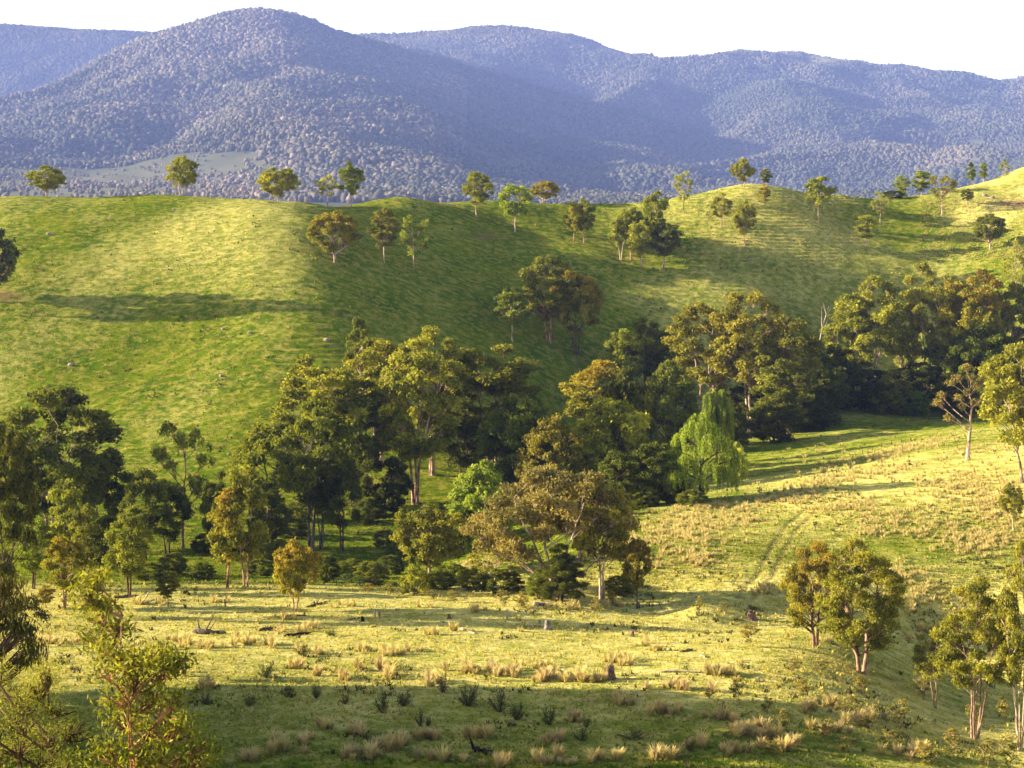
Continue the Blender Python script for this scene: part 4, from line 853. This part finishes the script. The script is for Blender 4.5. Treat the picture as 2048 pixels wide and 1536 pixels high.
for px, py in extra:
    c_ = int(px // 12)
    if c_ not in cols:
        u_ = (c_ * 12 + 6 - 1024) / F; D_ = Ds[(Ds > 300) & (Ds < 600)]; cols[c_] = (D_, YH - F * T.zat(u_ * D_, D_) / D_)
    D_, R_ = cols[c_]; k_ = int(np.argmax(R_ <= py)); d = D_[k_]; x_ = (px - 1024) / F * d; z_ = float(T.zat([x_], [d])[0])
    ph_ = (z_ + 0.5 * float(fbm(np.array([x_ / 9]), np.array([d / 9]), 2, 5)[0])) / .95
    if px < 1800 and math.sin(2 * np.pi * ph_) < .55: continue
    spots.append((np.array([x_, d, z_]), rt.uniform(.3, .6)))
for k in range(520):
    px, py = rt.uniform(180, 1700), rt.uniform(1205, 1450)
    if vnoise(np.array([px / 70]), np.array([py / 16]), 88)[0] < .08: continue
    spots.append((T.hit(px, py, 105), rt.uniform(.25, .62)))
V, Q, A, n0 = [], [], [], 0
lo = [tussock_geo(rt, 34, 2) for _ in range(6)]
for i, (p, s_) in enumerate(spots[NT_IND:]):
    v, q, vv = lo[i % 6]; a = rt.uniform(0, 6.28); c_, s2 = math.cos(a), math.sin(a)
    w = v @ np.array([[c_, s2, 0], [-s2, c_, 0], [0, 0, 1]]) * s_ * [.95, .95, 1.0] + p; w[:, 2] -= .05
    V.append(w); Q.append(q + n0); A.append(np.clip(vv * rt.uniform(.7, 1.15), 0, 1)); n0 += len(v)
tag(link('tussock_grass', mesh_from('tussock_grass', np.concatenate(V), np.concatenate(Q), False, {'v': np.concatenate(A)}, [M_tus])), 'swathes of straw tussock grass spread over the right-hand slope', 'grass', kind='stuff').color = (.95, .93, .80, 1)

# short grass over everything: little tufts, so the low sun has something to catch
rg_ = np.random.default_rng(5)
ncol = 700; ug = np.linspace(-.285, .285, ncol)
vis = np.full((len(Ds), ncol), np.nan); tabs = []
zg = np.stack([np.interp(ug, us, T.z[i]) for i in range(len(Ds))])
rowg = YH - F * zg / Ds[:, None]; runmin = np.minimum.accumulate(rowg, 0)
def sample_ground(n, r0, r1, dlo=100):
    uu = rg_.uniform(-.284, .284, n); rr = rg_.uniform(r0, r1, n); j = np.clip(((uu + .285) / .57 * (ncol - 1)).astype(int), 0, ncol - 1)
    D = np.empty(n)
    for jj in np.unique(j):
        m_ = j == jj; rm = runmin[:, jj]
        D[m_] = np.interp(-rr[m_], -rm[::1] + np.arange(len(rm)) * 1e-7, Ds)
    ok = (D > dlo) & (D < 615) & (rr > runmin[-1][j] + 1)
    return uu[ok] * D[ok], D[ok]
gx, gy = [], []
for n, r0, r1 in ((75000, 375, 1180), (85000, 1000, 1560)):
    a, b = sample_ground(n, r0, r1); gx.append(a); gy.append(b)
gx = np.concatenate(gx); gy = np.concatenate(gy)
dens = fbm(gx / 7, gy / 7, 3, 55); keep = rg_.uniform(-.6, .5, len(gx)) < dens + .15; gx, gy = gx[keep], gy[keep]
gz = T.zat(gx, gy); n = len(gx)
gu = gx / gy; ii = np.clip(np.interp(gy, Ds, np.arange(len(Ds))).astype(int), 0, len(Ds) - 1); jj = np.clip(np.interp(gu, us, np.arange(len(us))).astype(int), 0, len(us) - 1)
gd = dry[ii, jj]
hgt = rg_.uniform(.07, .19, n) * (1 + .0022 * (gy - 120)) * (1 + .8 * (rg_.uniform(0, 1, n) < .06)); wid = hgt * rg_.uniform(.5, .9, n)
B = 3
c = np.repeat(np.stack([gx, gy, gz - .02], 1), B, 0); hh = np.repeat(hgt, B); ww = np.repeat(wid, B)
a = rg_.uniform(0, np.pi, n * B); sd_ = np.stack([np.cos(a), np.sin(a), np.zeros(n * B)], 1) * (ww / 2)[:, None]
ln_ = rg_.normal(0, .35, (n * B, 3)) * hh[:, None]; ln_[:, 2] = hh
v = np.stack([c - sd_, c + sd_, c + sd_ * .25 + ln_, c - sd_ * .25 + ln_], 1).reshape(-1, 3)
gm = NT("grass_blades")
gc = gm.mix(gm.attr('dry'), gm.mix(gm.attr('v'), (0.10, 0.16, 0.006), (0.22, 0.26, 0.015)), gm.mix(gm.attr('v'), (0.48, 0.42, 0.07), (0.75, 0.64, 0.17)))
M_gr = gm.diffuse(gc, trans=.3)
vv = np.repeat(np.repeat(rg_.uniform(0, 1, n), B), 4); dv = np.repeat(np.repeat(np.clip(gd * 1.1 + rg_.normal(0, .25, n), 0, 1), B), 4)
tag(link('grass', mesh_from('grass', v, np.arange(n * B * 4).reshape(-1, 4), False, {'v': vv, 'dry': dv}, [M_gr])), 'short pasture grass in small tufts over paddock and hills', 'grass', kind='stuff')

wx, wy = sample_ground(26000, 400, 1560); kw_ = fbm(wx / 5, wy / 5, 3, 155) > .22 + .14 * (wy > 300); wx, wy = wx[kw_][:9000], wy[kw_][:9000]; wz = T.zat(wx, wy); n = len(wx)
hw = rg_.uniform(.10, .34, n) * (1 + .0015 * (wy - 120)); B = 5
c = np.repeat(np.stack([wx, wy, wz - .02], 1), B, 0) + rg_.normal(0, .10, (n * B, 3)) * [1, 1, 0]; hh = np.repeat(hw, B)
a = rg_.uniform(0, np.pi, n * B); sd_ = np.stack([np.cos(a), np.sin(a), np.zeros(n * B)], 1) * (hh * .22)[:, None]
ln_ = rg_.normal(0, .45, (n * B, 3)) * hh[:, None]; ln_[:, 2] = hh
v = np.stack([c - sd_, c + sd_, c + sd_ * .4 + ln_, c - sd_ * .4 + ln_], 1).reshape(-1, 3)
wm = NT("weeds"); M_weed = wm.diffuse(wm.mix(wm.attr('v'), (0.045, 0.065, 0.015), (0.20, 0.15, 0.07)), trans=.2)
tag(link('weeds', mesh_from('weeds', v, np.arange(n * B * 4).reshape(-1, 4), False, {'v': np.repeat(np.repeat(rg_.uniform(0, 1, n), B), 4)}, [M_weed])), 'dark weeds and dead stalks strewn through the pasture', 'weeds', kind='stuff')

# ---------------------------------------------------------------- forest on the mountains, one mass of crowns
rf = np.random.default_rng(9)
def quad_sphere():
    pts, idx, qs = [], {}, []
    def vid(p):
        k = tuple(np.round(p, 4))
        if k not in idx: idx[k] = len(pts); pts.append(np.array(p) / np.linalg.norm(p))
        return idx[k]
    for ax in range(3):
        for sg in (-1, 1):
            for i in range(2):
                for j in range(2):
                    c4 = []
                    for di, dj in ((0, 0), (1, 0), (1, 1), (0, 1)):
                        p = np.zeros(3); p[ax] = sg; p[(ax + 1) % 3] = (i + di - 1); p[(ax + 2) % 3] = (j + dj - 1); c4.append(vid(p))
                    qs.append(c4 if sg > 0 else c4[::-1])
    return np.array(pts), np.array(qs)
qv, qq = quad_sphere()
NF = 400000
# even scatter over the fan, thinned where pasture is open, kept where it can be seen
fu = rf.uniform(-.315, .315, NF); fD = KM * np.sqrt(rf.uniform(1100 ** 2, 4250 ** 2, NF)); fx = fu * fD
fz = MT.zat(fx, fD); frow = YH - F * fz / fD
rowm = YH - F * MT.z / MT.D; rmin = np.minimum.accumulate(rowm, 0)
ii = np.clip(np.interp(fD, mD, np.arange(len(mD))).astype(int), 0, len(mD) - 1); jj = np.clip(np.interp(fu, mu, np.arange(len(mu))).astype(int), 0, len(mu) - 1)
seen = (frow < rmin[ii, jj] + 22) & (frow < 440)
op = opn[ii, jj]
clumpy = fbm(fx / KM / 60, fD / KM / 60, 3, 401)
gate = np.where(op > .25, (rf.uniform(0, 1, NF) < .06 + .3 * (clumpy > .22)), rf.uniform(0, 1, NF) < .95 + clumpy)
k = seen & gate
fx, fD, fz, fu, op, clumpy = fx[k], fD[k], fz[k], fu[k], op[k], clumpy[k]; n = len(fx); fxs, fDs = fx / KM, fD / KM
face = (fDs < 2780) & (fxs < -80 + (fDs - 1500) * -.02 + 40) ; fR = KM * rf.uniform(2.0, 4.8, n) * np.where(face, 1.2, 1) * np.where(op > .25, .62, 1) * (1 + .12 * (fDs > 3000)); fH = rf.uniform(.8, 1.35, n)
fR *= np.where(fDs < 1900, .50, .57) * (1 + .5 * fbm(fxs / 70, fDs / 110, 3, 441))
vv = qv[None] * np.stack([fR, fR, fR * fH], 1)[:, None] * (1 + rf.normal(0, .36, (n, 26, 1))) + np.stack([fx, fD, fz + fR * .7], 1)[:, None]
fq = (qq[None] + (np.arange(n) * 26)[:, None, None]).reshape(-1, 4)
patch = fbm(fxs / 85, fDs / 130, 4, 431); fcol = np.clip(.75 * rf.beta(1.5, 4.5, n) + .55 * np.clip(patch, -.3, 1) + .35 * np.clip(fbm(fxs / 240, fDs / 240, 3, 411), -.3, 1) + .25 * (op > .25) + face * (.16 + .3 * (rf.uniform(0, 1, n) < .3)), 0, 1)  # tan gums on the mountain face, paled further to put sunlight into colour
fm = NT("forest_crowns")
fc = fm.mix(fm.attr('v'), (0.125, 0.145, 0.105), (0.37, 0.31, 0.24))
fc = fm.mix(fm.ramp(fm.attr('v'), .72, 1.0), fc, (0.44, 0.36, 0.30))
M_for = fm.diffuse(fc, trans=.45)
tag(link('forest', mesh_from('forest', vv.reshape(-1, 3), fq, False, {'v': np.repeat(fcol, 26)}, [M_for])), 'dense gum forest covering the mountains', 'forest', kind='stuff')

# ---------------------------------------------------------------- dead wood, stumps, posts, stones
wd = NT("dead_wood"); oi = wd.new('ShaderNodeObjectInfo')
wc = wd.mix(1.0, oi.outputs['Color'], wd.mix(wd.ramp(wd.noise(6, 4, .6, scl=(1, 1, .5)), .35, .65), (.4, .37, .35), (1.2, 1.15, 1.1)), 'MULTIPLY')
M_wood = wd.diffuse(wc, wd.noise(20, 3, .6), .03, .8)
GREY = (.36, .32, .29); PALE = (.62, .52, .40); CHAR = (.045, .035, .035); BRN = (.26, .18, .13)
def place(o, px, py, dmin=105): p = T.hit(px, py, dmin); o.location = p; return p
def stump(px, py, wp, hp, col, label, seed, root=None):
    rng = np.random.default_rng(seed); p = T.hit(px, py, 105); s = p[1] / F; w = wp * s / 2; h_ = hp * s
    n_ = 14; ang = np.linspace(0, 2 * np.pi, n_, endpoint=False); lob = 1 + .14 * np.sin(ang * 3 + seed) + rng.normal(0, .05, n_)
    V = []; zs_ = [-.15, 0.03, .25 * h_, .6 * h_, .93 * h_]
    for z_, f_ in zip(zs_, (1.8, 1.45, 1.08, .93, .88)): V.append(np.stack([w * f_ * lob * np.cos(ang), w * f_ * lob * np.sin(ang), np.full(n_, z_) + (rng.uniform(-.12, .4, n_) * h_ * .7 if z_ > .9 * h_ else 0)], 1))
    V.append(np.stack([w * .55 * np.cos(ang), w * .55 * np.sin(ang), np.full(n_, .82 * h_)], 1)); V.append(np.stack([w * .05 * np.cos(ang), w * .05 * np.sin(ang), np.full(n_, .78 * h_)], 1))
    v_ = np.concatenate(V); i_ = np.arange(len(V) - 1)[:, None] * n_; j_ = np.arange(n_)[None]; k_ = (j_ + 1) % n_
    q_ = np.stack([i_ + j_, i_ + k_, i_ + n_ + k_, i_ + n_ + j_], -1).reshape(-1, 4)
    o = link('tree_stump', mesh_from('tree_stump', v_, q_, False, None, [M_wood]), None, tuple(p)); o.color = (*col, 1); tag(o, label, 'stump'); return o
stump(1095, 1259, 13, 17, GREY, 'short grey stump beside a bleached log in the paddock', 1)
stump(1220, 1358, 17, 26, BRN, 'tall square-topped stump right of the straw tussock row', 2)
stump(1503, 1238, 16, 15, BRN, 'broad low stump at the edge of the bright green flat', 3)
stump(1079, 1254, 5, 13, GREY, 'thin broken stump just left of the short grey one', 4)
stump(1265, 1273, 8, 12, BRN, 'small forked root stump alone in the open paddock', 5)
stump(1516, 1362, 6, 8, GREY, 'tiny stump right of the long grey log', 6)
stump(898, 1237, 7, 8, BRN, 'small dark root stump near the far side of the paddock', 7)
stump(725, 1243, 7, 9, CHAR, 'small blackened stump left of the twin posts', 8)
def log(x0, y0, x1, y1, rpx, col, label, seed, branches=(), name='fallen_log', cat='log', rise=0.0):
    rng = np.random.default_rng(seed); a_ = T.hit(x0, y0, 105); b_ = T.hit(x1, y1, 105); s = (a_[1] + b_[1]) / 2 / F; r_ = rpx * s / 2
    n_ = 9; t = np.linspace(0, 1, n_)[:, None]; P_ = a_ * (1 - t) + b_ * t; P_[:, 2] = T.zat(P_[:, 0], P_[:, 1]) + r_ * .6 + rng.normal(0, r_ * .18, n_) + rise * t[:, 0]
    P_[:, 1] += rng.normal(0, r_ * .5, n_)
    o_ = P_[0].copy(); g_ = Geo(); g_.add(*tube(P_ - o_, r_ * np.concatenate([[.25], np.linspace(1.1, .75, n_ - 2), [.2]]) * rng.uniform(.85, 1.15, n_), 9))
    for t0, dx, dy, dz, br in branches:
        st = P_[int(t0 * (n_ - 1))] - o_; e_ = st + np.array([dx, dy, dz]) * s
        g_.add(*tube(bez(st, (st + e_) / 2 + rng.normal(0, .1, 3), e_, 6), np.linspace(br * s / 2, br * s / 6, 6), 6))
    o = link(name, g_.mesh(name, [M_wood]), None, tuple(o_)); o.color = (*col, 1); tag(o, label, cat); return o
log(1318, 1345, 1478, 1349, 4, GREY, 'long straight grey log behind tussocks in the paddock', 11)
log(384, 1267, 452, 1268, 11, (.2, .17, .15), 'thick fallen grey trunk with upright broken branches', 12, [(.25, -6, 0, 26, 5), (.45, 22, 3, 42, 4), (.5, 16, 2, 24, 3)])
log(512, 1262, 568, 1258, 7, (.14, .11, .1), 'dark half-buried log left of a straw tussock', 13, [(.8, 10, 0, 12, 4)])
log(570, 1273, 622, 1268, 7, CHAR, 'blackened log with a straw tussock growing over it', 14)
log(566, 1232, 614, 1232, 4, BRN, 'straight brown log in front of the orange-leaved tree', 15, [(.95, 4, 0, 10, 5)])
log(612, 1215, 655, 1203, 4, BRN, 'curved fallen branch right of the orange-leaved tree', 16, [(.6, 6, 0, 12, 3)])
log(284, 1208, 300, 1192, 3.5, PALE, 'bleached branch leaning up beside the little dark sapling', 17, [(.95, 4, 0, 6, 2)], name='fallen_branch', cat='branch', rise=.5)
log(224, 1196, 278, 1194, 7, (.13, .11, .1), 'dark log lying behind the bleached branch', 18)
log(1066, 1211, 1106, 1212, 9, PALE, 'cream-coloured log under the dark she-oak', 19)
log(1052, 1250, 1072, 1253, 6, PALE, 'short bleached log beside the thin broken stump', 20)
log(920, 1258, 950, 1268, 4, PALE, 'thin pale log ending at a tussock', 21)
log(880, 1244, 896, 1246, 4, PALE, 'small pale log beside the small dark root stump', 22)
log(948, 1503, 990, 1511, 13, CHAR, 'charred black log in the shaded grass at the bottom', 23, [(.1, -8, 0, 22, 9), (.8, 8, 0, 6, 4)])
log(930, 1515, 950, 1517, 4, GREY, 'grey stick beside the charred black log', 24)
log(1360, 1305, 1386, 1300, 5, BRN, 'bent brown branch on the ground right of a tussock pair', 25, [(.4, 8, 0, 6, 3)])
log(1400, 1312, 1410, 1316, 5, PALE, 'small pale chunk of wood near the bent brown branch', 26)
log(740, 1341, 780, 1344, 3, PALE, 'thin white stick lying between tussocks', 27)
log(715, 1340, 728, 1345, 4, GREY, 'short grey stick beside the thin white one', 28)
log(695, 1240, 722, 1236, 3, BRN, 'brown stick left of the twin posts', 29)
log(690, 1246, 710, 1250, 3, PALE, 'small pale stick below the brown one', 30)
def post(px, py, hp, wp, col, label, group=None, lean_=0.0, seed=0):
    p = T.hit(px, py, 105); s = p[1] / F; h_ = hp * s; r_ = wp * s / 2; rng = np.random.default_rng(seed + int(px))
    path = np.array([[0, 0, -.2], [lean_ * h_ * .5, 0, h_ * .5], [lean_ * h_, 0, h_ * .97], [lean_ * h_, 0, h_]]) + rng.normal(0, .01, (4, 3))
    v_, q_ = tube(path, [r_ * 1.1, r_, r_ * .9, r_ * .3], 7); o = link('fence_post', mesh_from('fence_post', v_, q_, False, None, [M_wood]), None, tuple(p)); o.color = (*col, 1); tag(o, label, 'post', group)
post(750, 1234, 14, 3.5, PALE, 'pale post, left of the twin posts')
post(759, 1235, 15, 5, (.42, .33, .25), 'thicker browner post, right of the twin posts')
post(1014, 1238, 19, 4, PALE, 'white old fence post beside a leafy shrub')
post(451, 1214, 16, 3, (.2, .16, .13), 'dark leaning post left of the orange-leaved tree', lean_=-.1)
post(312, 1208, 12, 3, GREY, 'grey post beside the bleached branch')
post(1374, 1536, 14, 3, (.6, .3, .24), 'reddish stake at the bottom edge')
ORD2 = ORD + ['thirteenth', 'fourteenth', 'fifteenth']
for i in range(15):
    t = i / 14; post(1590 + 270 * t, 990 - 112 * t - 26 * math.sin(t * 3.1), 8, 1.7, (.16, .13, .1), ORD2[i] + ' thin dark post from the left in the old fence below the flat meadow', 'old fence line along the meadow')
# curved pale stem
p = T.hit(1175, 1496, 105); s = p[1] / F; t = np.linspace(0, 1, 14)
ang = np.radians(100 + 165 * t); pth = np.stack([np.cos(ang) * 30 * s, 0 * t, (np.sin(ang) * 20 + 21) * s + .04], 1)
v_, q_ = tube(pth, np.full(14, .03), 5); o = link('bent_stem', mesh_from('bent_stem', v_, q_, True, None, [M_wood]), None, tuple(p)); o.color = (.62, .62, .25, 1); tag(o, 'thin pale curved stem arching beside a dark bush', 'stem')
# stones on the left hill
def stone(px, py, wp, label, seed):
    rng = np.random.default_rng(seed); p = T.hit(px, py, 105); s = p[1] / F * wp / 2
    v_ = qv * (1 + rng.normal(0, .16, (26, 1))) * [1.0, .8, .62] * s; v_[:, 2] += .25 * s
    o = link('rock', mesh_from('rock', v_, qq, False, None, [M_wood]), None, tuple(p)); o.color = (.42, .36, .32, 1); tag(o, label, 'rock', 'stones on the green hill')
for i, (px, py, w_, lb_) in enumerate([(98, 469, 12, 'pale stone high on the left of the green hill'), (142, 731, 13, 'grey stone low on the left of the green hill'), (443, 753, 10, 'brownish stone right of the grey one low on the hill'), (446, 659, 9, 'small stone under the long shadow, left of two'), (500, 666, 9, 'small stone under the long shadow, right of two'),
        (654, 682, 14, 'pinkish stone at the left edge of the woodland top'), (458, 910, 10, 'white stone above the golden pair of trees'), (348, 420, 8, 'dark stone just below the crest tree'), (152, 785, 8, 'little tan stone on the slope above the huge dark tree'), (1500, 520, 9, 'tan stone below the terraces'), (1970, 392, 12, 'pale stone on the tan right hillside'), (1985, 396, 10, 'second pale stone on the tan right hillside')]):
    stone(px, py, w_, lb_, i)
# dead white snag at the edge of the wood
def snag(px, py, top_, label):
    p = T.hit(px, py, 105); s = p[1] / F; h_ = (py - top_) * s; g_ = Geo(); rng = np.random.default_rng(3)
    tp = bez(np.array([0, 0, -.3]), np.array([.05 * h_, 0, .5 * h_]), np.array([.22 * h_, 0, h_]), 8); g_.add(*tube(tp, np.linspace(.32, .05, 8), 7))
    for t0, dx, dz in ((3, .14, .34), (4, -.02, .42), (5, .12, .26), (4, .2, .2), (6, -.06, .2)):
        a_ = tp[t0]; g_.add(*tube(bez(a_, a_ + [dx * h_ * .6, 0, dz * h_ * .4], a_ + [dx * h_, rng.normal(0, .3), dz * h_], 5), np.linspace(.12, .02, 5), 5))
    o = link('dead_tree', g_.mesh('dead_tree', [M_wood]), None, tuple(p)); o.color = (.75, .66, .56, 1); tag(o, label, 'dead tree')
snag(1634, 720, 612, 'dead white forked tree leaning at the edge of the far wood')
#@@END
# ---------------------------------------------------------------- the air
hz = NT("air"); hz.n.remove(hz.out); hz.out = hz.n.new('ShaderNodeOutputMaterial')
pv = hz.new('ShaderNodeVolumePrincipled'); pv.inputs['Color'].default_value = (0.30, 0.42, 1.0, 1)
pv.inputs['Density'].default_value = 0.000046; pv.inputs['Anisotropy'].default_value = 0.0
hz.l.new(pv.outputs[0], hz.out.inputs['Volume'])
x0, x1, y0, y1, z0, z1 = -11000, 11000, -60, 17200, -80, 1180
hv = [(x, y, z) for z in (z0, z1) for y in (y0, y1) for x in (x0, x1)]
hf = [(0, 2, 3, 1), (4, 5, 7, 6), (0, 1, 5, 4), (2, 6, 7, 3), (0, 4, 6, 2), (1, 3, 7, 5)]
haze = link("haze", mesh_from("haze", hv, hf, mats=[hz.m])); tag(haze, kind='stuff')
